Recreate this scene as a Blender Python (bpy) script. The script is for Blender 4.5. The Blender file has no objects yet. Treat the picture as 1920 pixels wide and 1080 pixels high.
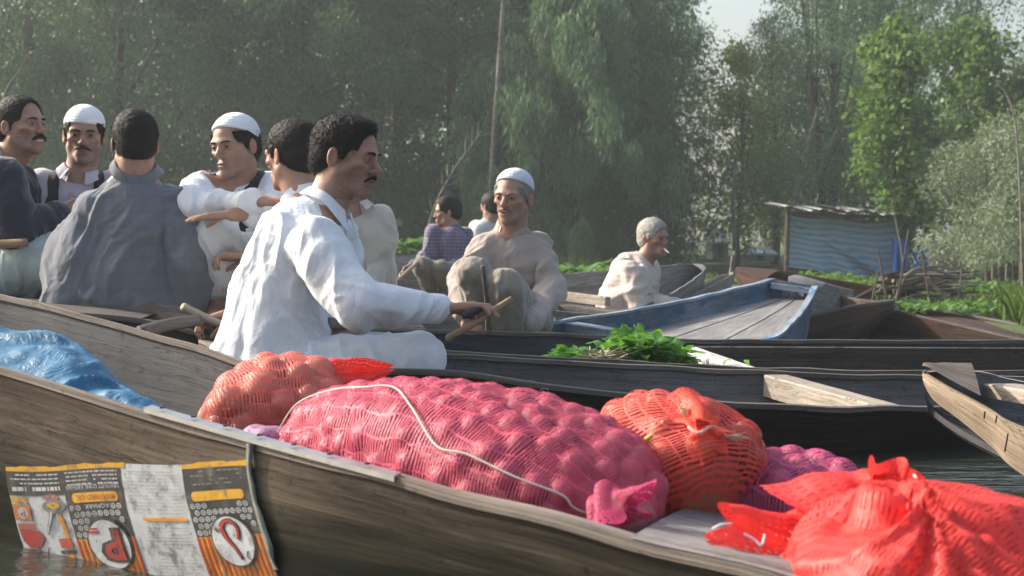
import bpy, math, random
import numpy as np
from mathutils import Vector, Matrix
random.seed(7)
RNG = np.random.default_rng(11)
sc = bpy.context.scene
R = math.radians

# ------------------------------------------------------------------ camera
FPX, HORIZON, CAMH = 2600.0, 460.0, 0.62          # focal length and horizon row in px of the 1920 wide photograph
cam_d = bpy.data.cameras.new('camera')
cam = bpy.data.objects.new('camera', cam_d)
sc.collection.objects.link(cam)
sc.camera = cam
cam_d.sensor_width = 36.0
cam_d.lens = 36.0 * FPX / 1920.0
cam_d.clip_start = 0.05
cam_d.clip_end = 900.0
PITCH = math.atan((540.0 - HORIZON) / FPX)
cam.location = (0, 0, CAMH)
cam.rotation_euler = (R(90) - PITCH, 0, 0)
cam_d.dof.use_dof = True
cam_d.dof.focus_distance = 4.0
cam_d.dof.aperture_fstop = 7.0

# ------------------------------------------------------------------ sky, sun, exposure
SUN_EL, SUN_DIR = R(31), Vector((-0.90, 0.34, 0)).normalized()
SUN_STRENGTH, SKY_STRENGTH = 4.2, 0.15
HAZE = 0.0024
world = bpy.data.worlds.new('World')
sc.world = world
world.use_nodes = True
wn = world.node_tree.nodes
sky = wn.new('ShaderNodeTexSky')
sky.sky_type = 'NISHITA'
sky.sun_disc = False
sky.sun_elevation = SUN_EL
sky.sun_rotation = math.atan2(SUN_DIR.x, SUN_DIR.y)
sky.air_density = 1.3
sky.dust_density = 6.0
world.node_tree.links.new(sky.outputs[0], wn['Background'].inputs[0])
wn['Background'].inputs[1].default_value = SKY_STRENGTH
sun_d = bpy.data.lights.new('sun', 'SUN')
sun_d.energy = SUN_STRENGTH
sun_d.angle = R(0.8)
sun_d.color = (1.0, 0.93, 0.84)
sun = bpy.data.objects.new('sun', sun_d)
sc.collection.objects.link(sun)
to_sun = Vector((SUN_DIR.x * math.cos(SUN_EL), SUN_DIR.y * math.cos(SUN_EL), math.sin(SUN_EL)))
sun.rotation_euler = to_sun.to_track_quat('Z', 'Y').to_euler()
sc.view_settings.view_transform = 'Standard'
sc.view_settings.look = 'None'
sc.view_settings.exposure = 0.80
sc.view_settings.gamma = 1.0
sc.render.engine = 'CYCLES'
sc.cycles.use_denoising = True
sc.cycles.max_bounces = 8
sc.cycles.transparent_max_bounces = 16
sc.cycles.volume_bounces = 1
sc.cycles.sample_clamp_indirect = 6.0

# ------------------------------------------------------------------ helpers
CP, SP = math.cos(PITCH), math.sin(PITCH)
def pt(px, py, d):
    """Place (px, py of the photograph) that lies d metres in front of the camera."""
    u = (px - 960.0) / FPX; v = -(py - 540.0) / FPX
    y = CP + v * SP; z = v * CP - SP
    k = d / y
    return np.array((u * k, d, CAMH + z * k))
def ptz(px, py, z0):
    u = (px - 960.0) / FPX; v = -(py - 540.0) / FPX
    y = CP + v * SP; z = v * CP - SP
    k = (z0 - CAMH) / z
    return np.array((u * k, y * k, z0))
def V3(*a): return np.array(a, dtype=float)
def unit(v):
    v = np.asarray(v, float); return v / (np.linalg.norm(v) + 1e-12)

def hash3(ix, iy, iz, seed):
    h = (ix * 374761393 + iy * 668265263 + iz * 2147483647 + seed * 974711) & 0xffffffff
    h = ((h ^ (h >> 13)) * 1274126177) & 0xffffffff
    h = (h ^ (h >> 16)) & 0xffffffff
    return h.astype(np.float64) / 4294967295.0
def vnoise(p, seed=0):
    """value noise in -1..1 at the rows of p"""
    f = np.floor(p); t = p - f; t = t * t * (3 - 2 * t)
    i = f.astype(np.int64); x, y, z = i[:, 0], i[:, 1], i[:, 2]
    r = 0
    for dx in (0, 1):
        wx = t[:, 0] if dx else 1 - t[:, 0]
        for dy in (0, 1):
            wy = t[:, 1] if dy else 1 - t[:, 1]
            for dz in (0, 1):
                wz = t[:, 2] if dz else 1 - t[:, 2]
                r = r + wx * wy * wz * hash3(x + dx, y + dy, z + dz, seed)
    return r * 2 - 1
def fbm(p, seed=0, n=3):
    a, s, r = 1.0, 1.0, 0
    for k in range(n):
        r = r + a * vnoise(p * s, seed + k * 7); a *= .5; s *= 2.03
    return r

def mesh_data(name, V, F, mats=(), uv=None, smooth=True, col=None, fmat=None):
    """F: list of index tuples or an (n,3)/(n,4) array; uv: one pair per vertex; col: rgb per vertex"""
    me = bpy.data.meshes.new(name)
    V = np.asarray(V, dtype=np.float32)
    if isinstance(F, np.ndarray):
        n, k = F.shape
        loops = F.astype(np.int32).ravel(); starts = np.arange(n, dtype=np.int32) * k
        tot = np.full(n, k, dtype=np.int32)
    else:
        tot = np.array([len(f) for f in F], dtype=np.int32)
        loops = np.array([i for f in F for i in f], dtype=np.int32)
        starts = np.concatenate(([0], np.cumsum(tot)[:-1])).astype(np.int32); n = len(F)
    me.vertices.add(len(V)); me.vertices.foreach_set('co', V.ravel())
    me.loops.add(len(loops)); me.loops.foreach_set('vertex_index', loops)
    me.polygons.add(n); me.polygons.foreach_set('loop_start', starts)
    me.polygons.foreach_set('loop_total', tot)
    me.polygons.foreach_set('use_smooth', np.full(n, smooth, dtype=bool))
    if fmat is not None: me.polygons.foreach_set('material_index', np.asarray(fmat, dtype=np.int32))
    if uv is not None:
        l = me.uv_layers.new(name='UVMap')
        l.data.foreach_set('uv', np.asarray(uv, dtype=np.float32)[loops].ravel())
    if col is not None:
        c = np.ones((len(V), 4), dtype=np.float32); c[:, :3] = col
        a = me.color_attributes.new('tint', 'FLOAT_COLOR', 'POINT'); a.data.foreach_set('color', c.ravel())
    for m in mats: me.materials.append(m)
    me.update(calc_edges=True); me.validate()
    return me
def link(name, data, parent=None, loc=None):
    o = bpy.data.objects.new(name, data); sc.collection.objects.link(o)
    if parent is not None: o.parent = parent
    if loc is not None: o.location = loc
    return o
def tag(o, label=None, cat=None, group=None, kind=None):
    if label: o['label'] = label
    if cat: o['category'] = cat
    if group: o['group'] = group
    if kind: o['kind'] = kind
    return o
def empty(name, loc, label=None, cat=None, group=None):
    return tag(link(name, None, None, loc), label, cat, group)
class MB:
    """collects shapes in world coordinates for ONE mesh"""
    def __init__(s): s.V = []; s.F = []; s.UV = []; s.n = 0; s.C = []; s.M = []
    def add(s, V, F, uv=None, col=None, mi=0):
        V = np.asarray(V, float); s.V.append(V)
        s.F += [tuple(int(i) + s.n for i in f) for f in F]; s.M += [mi] * len(F)
        s.UV.append(np.asarray(uv, float) if uv is not None else V[:, :2] * 1.0)
        s.C.append(np.broadcast_to(np.asarray(col if col is not None else (1, 1, 1), float), (len(V), 3)))
        s.n += len(V); return s
    def box(s, c, size, rot=None, col=None, bev=0.0):
        hx, hy, hz = [k / 2 for k in size]
        R3 = np.eye(3) if rot is None else rot
        b = min(bev, hx * .9, hy * .9, hz * .9)
        if b <= 0:
            P = np.array([(x, y, z) for x in (-hx, hx) for y in (-hy, hy) for z in (-hz, hz)])
            F = [(0, 1, 3, 2), (4, 6, 7, 5), (0, 4, 5, 1), (2, 3, 7, 6), (0, 2, 6, 4), (1, 5, 7, 3)]
        else:
            P = []; F = []
            for zz, q in ((-hz, b), (-hz + b, 0), (hz - b, 0), (hz, b)):
                P += [(-hx + q, -hy + q, zz), (hx - q, -hy + q, zz), (hx - q, hy - q, zz), (-hx + q, hy - q, zz)]
            F.append((3, 2, 1, 0)); F.append((12, 13, 14, 15))
            for k in range(3):
                for j in range(4):
                    a = k * 4 + j; bb = k * 4 + (j + 1) % 4
                    F.append((a, bb, bb + 4, a + 4))
            P = np.array(P)
        uv = np.stack([P[:, 0] + P[:, 2] * .37, P[:, 1] + P[:, 2]], 1)
        return s.add(P @ np.asarray(R3).T + np.asarray(c), F, uv, col)
    def tube(s, pts, rad, n=8, col=None, caps=True, flat=1.0):
        pts = np.asarray(pts, float); m = len(pts)
        rad = np.broadcast_to(np.asarray(rad, float), (m,))
        T = np.gradient(pts, axis=0) if m > 1 else np.array([[0, 0, 1.]])
        P = []; UV = []; L = 0; up = None
        for i in range(m):
            t = unit(T[i])
            if up is None:
                up = np.array((0, 0, 1.)) if abs(t[2]) < .9 else np.array((1., 0, 0))
            a = unit(np.cross(t, up)); b = np.cross(a, t); up = b
            if i: L += np.linalg.norm(pts[i] - pts[i - 1])
            for k in range(n):
                q = 2 * math.pi * k / n
                P.append(pts[i] + rad[i] * (math.cos(q) * a + math.sin(q) * b * flat)); UV.append((L, k / n * 2 * math.pi * float(rad[0])))
        F = [(i * n + k, i * n + (k + 1) % n, (i + 1) * n + (k + 1) % n, (i + 1) * n + k) for i in range(m - 1) for k in range(n)]
        if caps: F += [tuple(range(n - 1, -1, -1)), tuple((m - 1) * n + k for k in range(n))]
        return s.add(np.array(P), F, UV, col)
    def build(s, name, mats, parent=None, base=None, smooth=False, col=False):
        V = np.concatenate(s.V); uv = np.concatenate(s.UV)
        b = np.asarray(base if base is not None else (parent.location if parent is not None else V.mean(0)), float)
        if parent is not None: b = world_of(parent)
        if not isinstance(mats, (list, tuple)): mats = [mats]
        me = mesh_data(name, V - b, s.F, mats, uv, smooth, np.concatenate(s.C) if col else None, s.M)
        return link(name, me, parent, None if parent is not None else b)
def world_of(o):
    p = np.zeros(3)
    while o is not None: p = p + np.array(o.location); o = o.parent
    return p
def catmull(P, n):
    """n samples of a smooth curve through the rows of P"""
    P = np.asarray(P, float); m = len(P)
    t = np.linspace(0, m - 1, n); i = np.clip(np.floor(t).astype(int), 0, m - 2); f = (t - i)[:, None]
    g = lambda k: P[np.clip(k, 0, m - 1)]
    a, b, c, d = g(i - 1), g(i), g(i + 1), g(i + 2)
    return .5 * (2 * b + (c - a) * f + (2 * a - 5 * b + 4 * c - d) * f ** 2 + (3 * b - a - 3 * c + d) * f ** 3)
def grid_faces(nu, nv, wrap=False):
    F = []
    for i in range(nu - 1):
        for k in range(nv if wrap else nv - 1):
            k2 = (k + 1) % nv
            F.append((i * nv + k, i * nv + k2, (i + 1) * nv + k2, (i + 1) * nv + k))
    return F

# ------------------------------------------------------------------ materials
def newmat(name):
    m = bpy.data.materials.new(name); m.use_nodes = True
    return m, m.node_tree.nodes, m.node_tree.links, m.node_tree.nodes['Principled BSDF']
def ramp(nt, src, stops, interp='LINEAR'):
    r = nt.nodes.new('ShaderNodeValToRGB'); r.color_ramp.interpolation = interp
    e = r.color_ramp.elements
    e[0].position, e[0].color = stops[0][0], (*stops[0][1], 1)
    e[1].position, e[1].color = stops[-1][0], (*stops[-1][1], 1)
    for p, c in stops[1:-1]:
        x = e.new(p); x.color = (*c, 1)
    nt.links.new(src, r.inputs[0]); return r.outputs[0]
def tex_noise(nt, vec, scale, detail=5, rough=.55, dist=0):
    n = nt.nodes.new('ShaderNodeTexNoise'); n.inputs['Scale'].default_value = scale
    n.inputs['Detail'].default_value = detail; n.inputs['Roughness'].default_value = rough
    n.inputs['Distortion'].default_value = dist
    if vec is not None: nt.links.new(vec, n.inputs['Vector'])
    return n.outputs[0]
def mapping(nt, vec, scale=(1, 1, 1), rot=(0, 0, 0), loc=(0, 0, 0)):
    m = nt.nodes.new('ShaderNodeMapping'); m.inputs['Scale'].default_value = scale
    m.inputs['Rotation'].default_value = rot; m.inputs['Location'].default_value = loc
    nt.links.new(vec, m.inputs['Vector']); return m.outputs[0]
def coord(nt, kind='Object'):
    c = nt.nodes.new('ShaderNodeTexCoord'); return c.outputs[kind]
def math_n(nt, op, a, b=None, c=None):
    m = nt.nodes.new('ShaderNodeMath'); m.operation = op
    for i, v in enumerate((a, b, c)):
        if v is None: continue
        if isinstance(v, (int, float)): m.inputs[i].default_value = v
        else: nt.links.new(v, m.inputs[i])
    return m.outputs[0]
def mixc(nt, fac, a, b, mode='MIX'):
    m = nt.nodes.new('ShaderNodeMix'); m.data_type = 'RGBA'; m.blend_type = mode
    for k, v in ((0, fac), (6, a), (7, b)):
        if isinstance(v, (int, float)): m.inputs[k].default_value = v
        elif isinstance(v, tuple): m.inputs[k].default_value = (*v, 1)
        else: nt.links.new(v, m.inputs[k])
    return m.outputs[2]
def bump(nt, bsdf, h, strength=.3, dist=.01, prev=None):
    b = nt.nodes.new('ShaderNodeBump'); b.inputs['Strength'].default_value = strength
    b.inputs['Distance'].default_value = dist; nt.links.new(h, b.inputs['Height'])
    if prev is not None: nt.links.new(prev, b.inputs['Normal'])
    nt.links.new(b.outputs[0], bsdf.inputs['Normal']); return b.outputs[0]
def wood(name, dark, mid, light, rough=.75, grain=1.0, paint=None, paint_amt=.5, wet=None, seed=0., vec='UV', spec=.22):
    """weathered wood with grain along U; paint: colour of flaking paint; wet: height under which it is wet and dark"""
    m, N, L, b = newmat(name); nt = m.node_tree
    uv = mapping(nt, coord(nt, vec), (1, 1, 1), (0, 0, 0), (seed * 3.1, seed * 1.7, seed))
    g = mapping(nt, uv, (2.2 * grain, 60 * grain, 20))
    n1 = tex_noise(nt, g, 1.0, 8, .62, .6)
    g2 = mapping(nt, uv, (.9, 9, 6)); n2 = tex_noise(nt, g2, 1.0, 5, .6, 1.2)
    n3 = tex_noise(nt, mapping(nt, coord(nt, 'Object'), (1, 1, 1)), 2.6, 5, .65)
    s = math_n(nt, 'ADD', math_n(nt, 'MULTIPLY', n1, .36), math_n(nt, 'MULTIPLY', n2, .36))
    s = math_n(nt, 'ADD', s, math_n(nt, 'MULTIPLY', n3, .36))
    c = ramp(nt, s, [(.36, dark), (.52, mid), (.68, light)])
    cr = tex_noise(nt, mapping(nt, uv, (1.1, 26, 8), (0, 0, 0), (7, 3, 1)), 1.0, 6, .7, .8)
    c = mixc(nt, ramp(nt, cr, [(.485, (0, 0, 0)), (.5, (.8, .8, .8)), (.515, (0, 0, 0))]), c, tuple(k * .3 for k in dark))
    spots = tex_noise(nt, coord(nt, 'Object'), 38, 3, .6)
    c = mixc(nt, ramp(nt, spots, [(.62, (0, 0, 0)), (.72, (.6, .6, .6))]), c, tuple(k * .45 for k in dark))
    if paint:
        pn = tex_noise(nt, mapping(nt, uv, (4, 14, 5)), 1.0, 7, .7, .4)
        lo = .5 + (.5 - paint_amt) * .35
        mask = ramp(nt, pn, [(lo - .03, (0, 0, 0)), (lo + .04, (1, 1, 1))])
        pc = ramp(nt, n3, [(.35, tuple(k * .62 for k in paint)), (.6, paint), (.75, tuple(min(1, k * 1.35 + .02) for k in paint))])
        c = mixc(nt, mask, c, pc)
    if wet is not None:
        geo = N.new('ShaderNodeNewGeometry'); sep = N.new('ShaderNodeSeparateXYZ'); L.new(geo.outputs['Position'], sep.inputs[0])
        zz = math_n(nt, 'ADD', sep.outputs[2], math_n(nt, 'MULTIPLY', math_n(nt, 'SUBTRACT', n2, .5), .20))
        wm = ramp(nt, math_n(nt, 'MULTIPLY_ADD', zz, 2.0, .2), [(.2 + (wet - .10) * 2, (1, 1, 1)), (.2 + (wet + .08) * 2, (0, 0, 0))])
        algae = ramp(nt, n2, [(.35, (.006, .008, .006)), (.6, (.014, .016, .010)), (.8, (.038, .038, .020))])
        c = mixc(nt, wm, c, algae)
        rr = mixc(nt, wm, (rough,) * 3, (.38,) * 3); L.new(rr, b.inputs['Roughness'])
    else: b.inputs['Roughness'].default_value = rough
    L.new(c, b.inputs['Base Color'])
    b.inputs['Specular IOR Level'].default_value = spec
    bump(nt, b, s, .8, .008)
    return m
def cloth(name, col, rough=.85, weave=1.0, check=None, var=.12, sheen=.25, bump_s=.35):
    m, N, L, b = newmat(name); nt = m.node_tree
    o = coord(nt, 'Object')
    n = tex_noise(nt, o, 7, 5, .6)
    c = mixc(nt, n, tuple(k * (1 - var) for k in col), tuple(min(1, k * (1 + var)) for k in col))
    if check:
        sep = N.new('ShaderNodeSeparateXYZ'); L.new(o, sep.inputs[0])
        f, amt, cc = check
        a = math_n(nt, 'SINE', math_n(nt, 'MULTIPLY', sep.outputs[2], f)); 
        d = math_n(nt, 'SINE', math_n(nt, 'MULTIPLY', math_n(nt, 'ADD', sep.outputs[0], math_n(nt, 'MULTIPLY', sep.outputs[1], .6)), f))
        k = ramp(nt, a, [(.70, (0, 0, 0)), (.86, (amt,) * 3)]); k2 = ramp(nt, d, [(.70, (0, 0, 0)), (.86, (amt * .7,) * 3)])
        c = mixc(nt, k, c, cc); c = mixc(nt, k2, c, cc)
    L.new(c, b.inputs['Base Color']); b.inputs['Roughness'].default_value = rough
    b.inputs['Specular IOR Level'].default_value = .2
    b.inputs['Sheen Weight'].default_value = sheen; b.inputs['Sheen Roughness'].default_value = .5
    w = tex_noise(nt, mapping(nt, o, (1.5, 1.5, .8)), 15, 5, .55, .8)
    p = bump(nt, b, w, bump_s * 1.1, .016)
    fine = tex_noise(nt, o, 420 * weave, 2, .5)
    bump(nt, b, fine, .15, .002, p)
    return m
def leafmat(name, c1, c2, trans=.35, rough=.55):
    m, N, L, b = newmat(name); nt = m.node_tree
    a = N.new('ShaderNodeVertexColor'); a.layer_name = 'tint'
    sep = N.new('ShaderNodeSeparateColor'); L.new(a.outputs[0], sep.inputs[0])
    c = mixc(nt, sep.outputs[0], c1, c2)
    L.new(c, b.inputs['Base Color']); b.inputs['Roughness'].default_value = rough
    b.inputs['Specular IOR Level'].default_value = .3
    t = N.new('ShaderNodeBsdfTranslucent'); L.new(mixc(nt, .5, c, (c2[0] * 1.3, c2[1] * 1.5, c2[2] * .5)), t.inputs[0])
    mx = N.new('ShaderNodeMixShader'); mx.inputs[0].default_value = trans
    L.new(b.outputs[0], mx.inputs[1]); L.new(t.outputs[0], mx.inputs[2])
    L.new(mx.outputs[0], N['Material Output'].inputs[0]); return m
def plain(name, col, rough=.6, metal=0, spec=.5, noise=0, nscale=20):
    m, N, L, b = newmat(name); nt = m.node_tree
    b.inputs['Base Color'].default_value = (*col, 1); b.inputs['Roughness'].default_value = rough
    b.inputs['Metallic'].default_value = metal; b.inputs['Specular IOR Level'].default_value = spec
    if noise:
        n = tex_noise(nt, coord(nt, 'Object'), nscale, 5, .6)
        L.new(mixc(nt, n, tuple(k * (1 - noise) for k in col), tuple(min(1, k * (1 + noise)) for k in col)), b.inputs['Base Color'])
        bump(nt, b, n, .3, .004)
    return m
# ------------------------------------------------------------------ solid modelling on a grid (for bodies and clothes)
class Sdf:
    def __init__(s, lo, hi, h):
        s.h = h; s.lo = np.floor(np.asarray(lo) / h) * h - h
        s.n = np.ceil((np.asarray(hi) - s.lo) / h).astype(int) + 2
        s.D = np.full(s.n, 9.0, dtype=np.float32)
    def region(s, lo, hi, m):
        a = np.clip(np.floor((np.asarray(lo) - m - s.lo) / s.h).astype(int), 0, s.n)
        b = np.clip(np.ceil((np.asarray(hi) + m - s.lo) / s.h).astype(int) + 1, 0, s.n)
        if np.any(b - a < 1): return None
        sl = tuple(slice(a[i], b[i]) for i in range(3))
        ax = [(s.lo[i] + np.arange(a[i], b[i]) * s.h).astype(np.float32) for i in range(3)]
        return sl, ax[0][:, None, None], ax[1][None, :, None], ax[2][None, None, :]
    def comb(s, sl, d, op, k):
        D = s.D[sl]
        if op == 'u':
            if k > 0:
                hh = np.clip(.5 + .5 * (D - d) / k, 0, 1); D[...] = D * (1 - hh) + d * hh - k * hh * (1 - hh)
            else: np.minimum(D, d, out=D)
        else:
            if k > 0:
                hh = np.clip(.5 - .5 * (D + d) / k, 0, 1); D[...] = D * (1 - hh) - d * hh + k * hh * (1 - hh)
            else: np.maximum(D, -d, out=D)
    def cone(s, a, b, ra, rb, k=0., op='u', n=None, f=1.):
        a = np.asarray(a, float); b = np.asarray(b, float); r = max(ra, rb)
        g = s.region(np.minimum(a, b) - r, np.maximum(a, b) + r, k + 4 * s.h)
        if g is None: return s
        sl, X, Y, Z = g; ba = b - a; bb = max(ba @ ba, 1e-9)
        px, py, pz = X - a[0], Y - a[1], Z - a[2]
        t = np.clip((px * ba[0] + py * ba[1] + pz * ba[2]) / bb, 0, 1)
        qx, qy, qz = px - t * ba[0], py - t * ba[1], pz - t * ba[2]
        if n is not None:
            n = unit(n); c = qx * n[0] + qy * n[1] + qz * n[2]; c2 = c * (1 / f - 1)
            qx, qy, qz = qx + c2 * n[0], qy + c2 * n[1], qz + c2 * n[2]
        d = np.sqrt(qx * qx + qy * qy + qz * qz) - (ra + (rb - ra) * t)
        if n is not None: d = d * (.5 + .5 * f)
        s.comb(sl, d.astype(np.float32), op, k); return s
    def ell(s, c, r, k=0., op='u', M=None):
        """M: 3x3 whose columns are the ellipsoid's axes in the world"""
        c = np.asarray(c, float); r = np.asarray(r, float); rm = r.max()
        g = s.region(c - rm, c + rm, k + 4 * s.h)
        if g is None: return s
        sl, X, Y, Z = g; px, py, pz = X - c[0], Y - c[1], Z - c[2]
        if M is None: M = np.eye(3)
        q = [(px * M[0, i] + py * M[1, i] + pz * M[2, i]) for i in range(3)]
        k0 = np.sqrt(sum((q[i] / r[i]) ** 2 for i in range(3))); k1 = np.sqrt(sum((q[i] / r[i] ** 2) ** 2 for i in range(3))) + 1e-9
        s.comb(sl, (k0 * (k0 - 1) / k1).astype(np.float32), op, k); return s
    def box(s, c, hsz, M=None, rnd=.005, k=0., op='u'):
        c = np.asarray(c, float); hsz = np.asarray(hsz, float); rm = np.linalg.norm(hsz)
        g = s.region(c - rm, c + rm, k + 4 * s.h)
        if g is None: return s
        sl, X, Y, Z = g; px, py, pz = X - c[0], Y - c[1], Z - c[2]
        if M is None: M = np.eye(3)
        q = [np.abs(px * M[0, i] + py * M[1, i] + pz * M[2, i]) - (hsz[i] - rnd) for i in range(3)]
        o = np.sqrt(sum(np.maximum(v, 0) ** 2 for v in q)) + np.minimum(np.maximum(np.maximum(q[0], q[1]), q[2]), 0) - rnd
        s.comb(sl, o.astype(np.float32), op, k); return s
    def surface(s):
        """naive surface nets -> vertices, quads"""
        D = s.D; S = D < 0
        nx, ny, nz = D.shape
        c = S[:-1, :-1, :-1].astype(np.uint8).copy()
        for a in (0, 1):
            for b in (0, 1):
                for e in (0, 1):
                    if a + b + e: c += S[a:nx - 1 + a, b:ny - 1 + b, e:nz - 1 + e]
        act = (c > 0) & (c < 8); I = np.argwhere(act)
        idx = np.full(act.shape, -1, dtype=np.int32); idx[act] = np.arange(len(I))
        P = np.zeros((len(I), 3)); W = np.zeros(len(I))
        off = [(0, 0, 0), (1, 0, 0), (0, 1, 0), (1, 1, 0), (0, 0, 1), (1, 0, 1), (0, 1, 1), (1, 1, 1)]
        val = [D[I[:, 0] + o[0], I[:, 1] + o[1], I[:, 2] + o[2]].astype(float) for o in off]
        for a, b in ((0, 1), (2, 3), (4, 5), (6, 7), (0, 2), (1, 3), (4, 6), (5, 7), (0, 4), (1, 5), (2, 6), (3, 7)):
            x = (val[a] < 0) != (val[b] < 0)
            t = np.where(x, val[a] / np.where(x, val[a] - val[b], 1), 0); t = np.clip(t, 0, 1)
            oa, ob = np.array(off[a], float), np.array(off[b], float)
            P += (x[:, None]) * (oa + (ob - oa) * t[:, None]); W += x
        P = (P / np.maximum(W, 1)[:, None] + I) * s.h + s.lo
        Q = []
        for ax in range(3):
            u, v = (ax + 1) % 3, (ax + 2) % 3
            A = np.take(S, range(0, S.shape[ax] - 1), ax); B = np.take(S, range(1, S.shape[ax]), ax)
            E = np.argwhere(A != B)
            ok = (E[:, u] > 0) & (E[:, v] > 0) & (E[:, u] < S.shape[u] - 1) & (E[:, v] < S.shape[v] - 1); E = E[ok]
            if not len(E): continue
            inside = A[E[:, 0], E[:, 1], E[:, 2]]
            def cell(du, dv):
                q = E.copy(); q[:, u] -= du; q[:, v] -= dv; return idx[q[:, 0], q[:, 1], q[:, 2]]
            f = np.stack([cell(1, 1), cell(0, 1), cell(0, 0), cell(1, 0)], 1)
            f[~inside] = f[~inside][:, ::-1]; Q.append(f)
        return P, np.concatenate(Q) if Q else np.zeros((0, 4), int)
def relax(P, Q, it=2, lam=.5):
    E = np.concatenate([Q[:, [0, 1]], Q[:, [1, 2]], Q[:, [2, 3]], Q[:, [3, 0]]])
    n = len(P); cnt = np.bincount(E.ravel(), minlength=n)[:, None].astype(float)
    for _ in range(it):
        S = np.zeros_like(P)
        for k in range(3):
            S[:, k] = np.bincount(E[:, 0], P[E[:, 1], k], n) + np.bincount(E[:, 1], P[E[:, 0], k], n)
        P = P + lam * (S / np.maximum(cnt, 1) - P)
    return P
def normals(P, Q):
    fn = np.cross(P[Q[:, 2]] - P[Q[:, 0]], P[Q[:, 3]] - P[Q[:, 1]]); N = np.zeros_like(P)
    for k in range(3):
        for j in range(4): N[:, k] += np.bincount(Q[:, j], fn[:, k], len(P))
    return N / (np.linalg.norm(N, axis=1, keepdims=True) + 1e-12)
def folds(P, Q, amp=.012, scale=(9, 9, 3.5), seed=0, rot=None, mask=None):
    N = normals(P, Q)
    p = P if rot is None else P @ rot
    w = np.stack([vnoise(p * 4 + 5, seed + 50), vnoise(p * 4 + 9, seed + 51), vnoise(p * 4 + 13, seed + 52)], 1) * .10
    q = (p + w) * np.array(scale)
    r1 = 1 - np.abs(vnoise(q, seed)) * 2; r2 = 1 - np.abs(vnoise(q * 2.3 + 3, seed + 3)) * 2
    r3 = vnoise(p * 5 + 11, seed + 9); r4 = 1 - np.abs(vnoise((p + w * 2) * np.array((30, 30, 24)), seed + 5)) * 2
    d = amp * (.85 * np.sign(r1) * np.abs(r1) ** 1.3 + .40 * r2 + .22 * r3 + .10 * r4)
    if mask is not None: d = d * mask
    return P + N * d[:, None]

def rotm(yaw, pitch, roll):
    """columns: right, forward, up; yaw 0 faces the camera, +90 faces to the right of the picture"""
    y, p, r = R(yaw), R(pitch), R(roll)
    f = np.array((math.sin(y), -math.cos(y), 0)); x = np.cross(f, (0, 0, 1.)); z = np.array((0, 0, 1.))
    f, z = f * math.cos(p) - z * math.sin(p), z * math.cos(p) + f * math.sin(p)
    x, z = x * math.cos(r) + z * math.sin(r), z * math.cos(r) - x * math.sin(r)
    return np.stack([x, f, z], 1)

def add_head(s, c, M, hs, neck, gaunt=1.0, nose=1.0, mouth=0.0, fine=False):
    w = lambda x, y, z: np.asarray(c) + M @ (np.array((x, y, z)) * hs)
    e = lambda p, r, k=.015, op='u': s.ell(w(*p), np.array(r) * hs, k * hs, op, M)
    cn = lambda a, b, ra, rb, k=.015: s.cone(w(*a), w(*b), ra * hs, rb * hs, k * hs)
    e((0, -.014, .034), (.074, .096, .079), 0)
    e((0, .028, -.020), (.062, .058, .085), .03)
    cn((0, -.018, -.055), (0, -.02, -.10), .052, .052, .03)
    for sx in (-1, 1):
        cn((sx * .052, .002, -.058), (sx * .012, .066, -.100), .017, .014, .028)
        e((sx * .042, .060, -.026), (.021, .018, .014 * gaunt), .020)
        cn((sx * .010, .084, .014), (sx * .044, .072, .013), .0090, .010, .016)
    e((0, .070, -.104), (.019, .016, .016), .016)
    e((0, .068, -.072), (.032, .022, .022), .016)
    for sx in (-1, 1):
        e((sx * .031, .0935, -.001), (.0185, .0185, .0130), .009, 's')
        e((sx * .053, .064, -.060), (.020, .024, .028), .020, 's')
    cn((0, .083, .006), (0, .099 + .006 * (nose - 1) * 4, -.030), .0080, .0110, .010)
    e((0, .101 + .006 * (nose - 1) * 4, -.033), (.0105, .0115, .0095), .008)
    for sx in (-1, 1):
        e((sx * .0125, .093, -.037), (.0080, .0105, .0080), .005)
        if fine:
            s.cone(w(sx * .0185, .0945, -.040), w(sx * .033, .080, -.070), .0030 * hs, .0018 * hs, .006, 's')
            s.cone(w(sx * .018, .0860, -.0165), w(sx * .042, .0770, -.0160), .0026 * hs, .0016 * hs, .005, 's')
            s.cone(w(sx * .006, .0955, .020), w(sx * .0065, .0925, .032), .0018 * hs, .0010 * hs, .004, 's')
            for zz in (.046, .058): s.cone(w(0, .0905 - (zz - .046) * .35, zz), w(sx * .036, .0760 - (zz - .046) * .35, zz - .002), .0016 * hs, .0008 * hs, .004, 's')
    e((0, .087, -.064), (.024, .010, .0058), .006); e((0, .085, -.0765), (.021, .010, .0066), .006)
    e((0, .097, -.0700), (.022, .010, .0022 + mouth), .003, 's')
    for sx in (-1, 1):
        s.ell(w(sx * .031, .0735, -.002), np.array((.0145, .0145, .0145)) * hs, .004, 'u', M)
        e((sx * .031, .093, -.0035), (.0150, .0085, .0036), .003, 's')
        A = M @ np.array([[math.cos(.35 * sx), math.sin(.35 * sx), 0], [-math.sin(.35 * sx), math.cos(.35 * sx), 0], [0, 0, 1]]).T
        s.ell(w(sx * .079, -.010, -.012), np.array((.0075, .0165, .030)) * hs, .006, 'u', A)
        s.ell(w(sx * .0865, -.006, -.010), np.array((.0060, .0105, .021)) * hs, .003, 's', A)
    s.cone(neck, w(0, -.022, -.075), .060, .054 * hs, .03)

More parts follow.
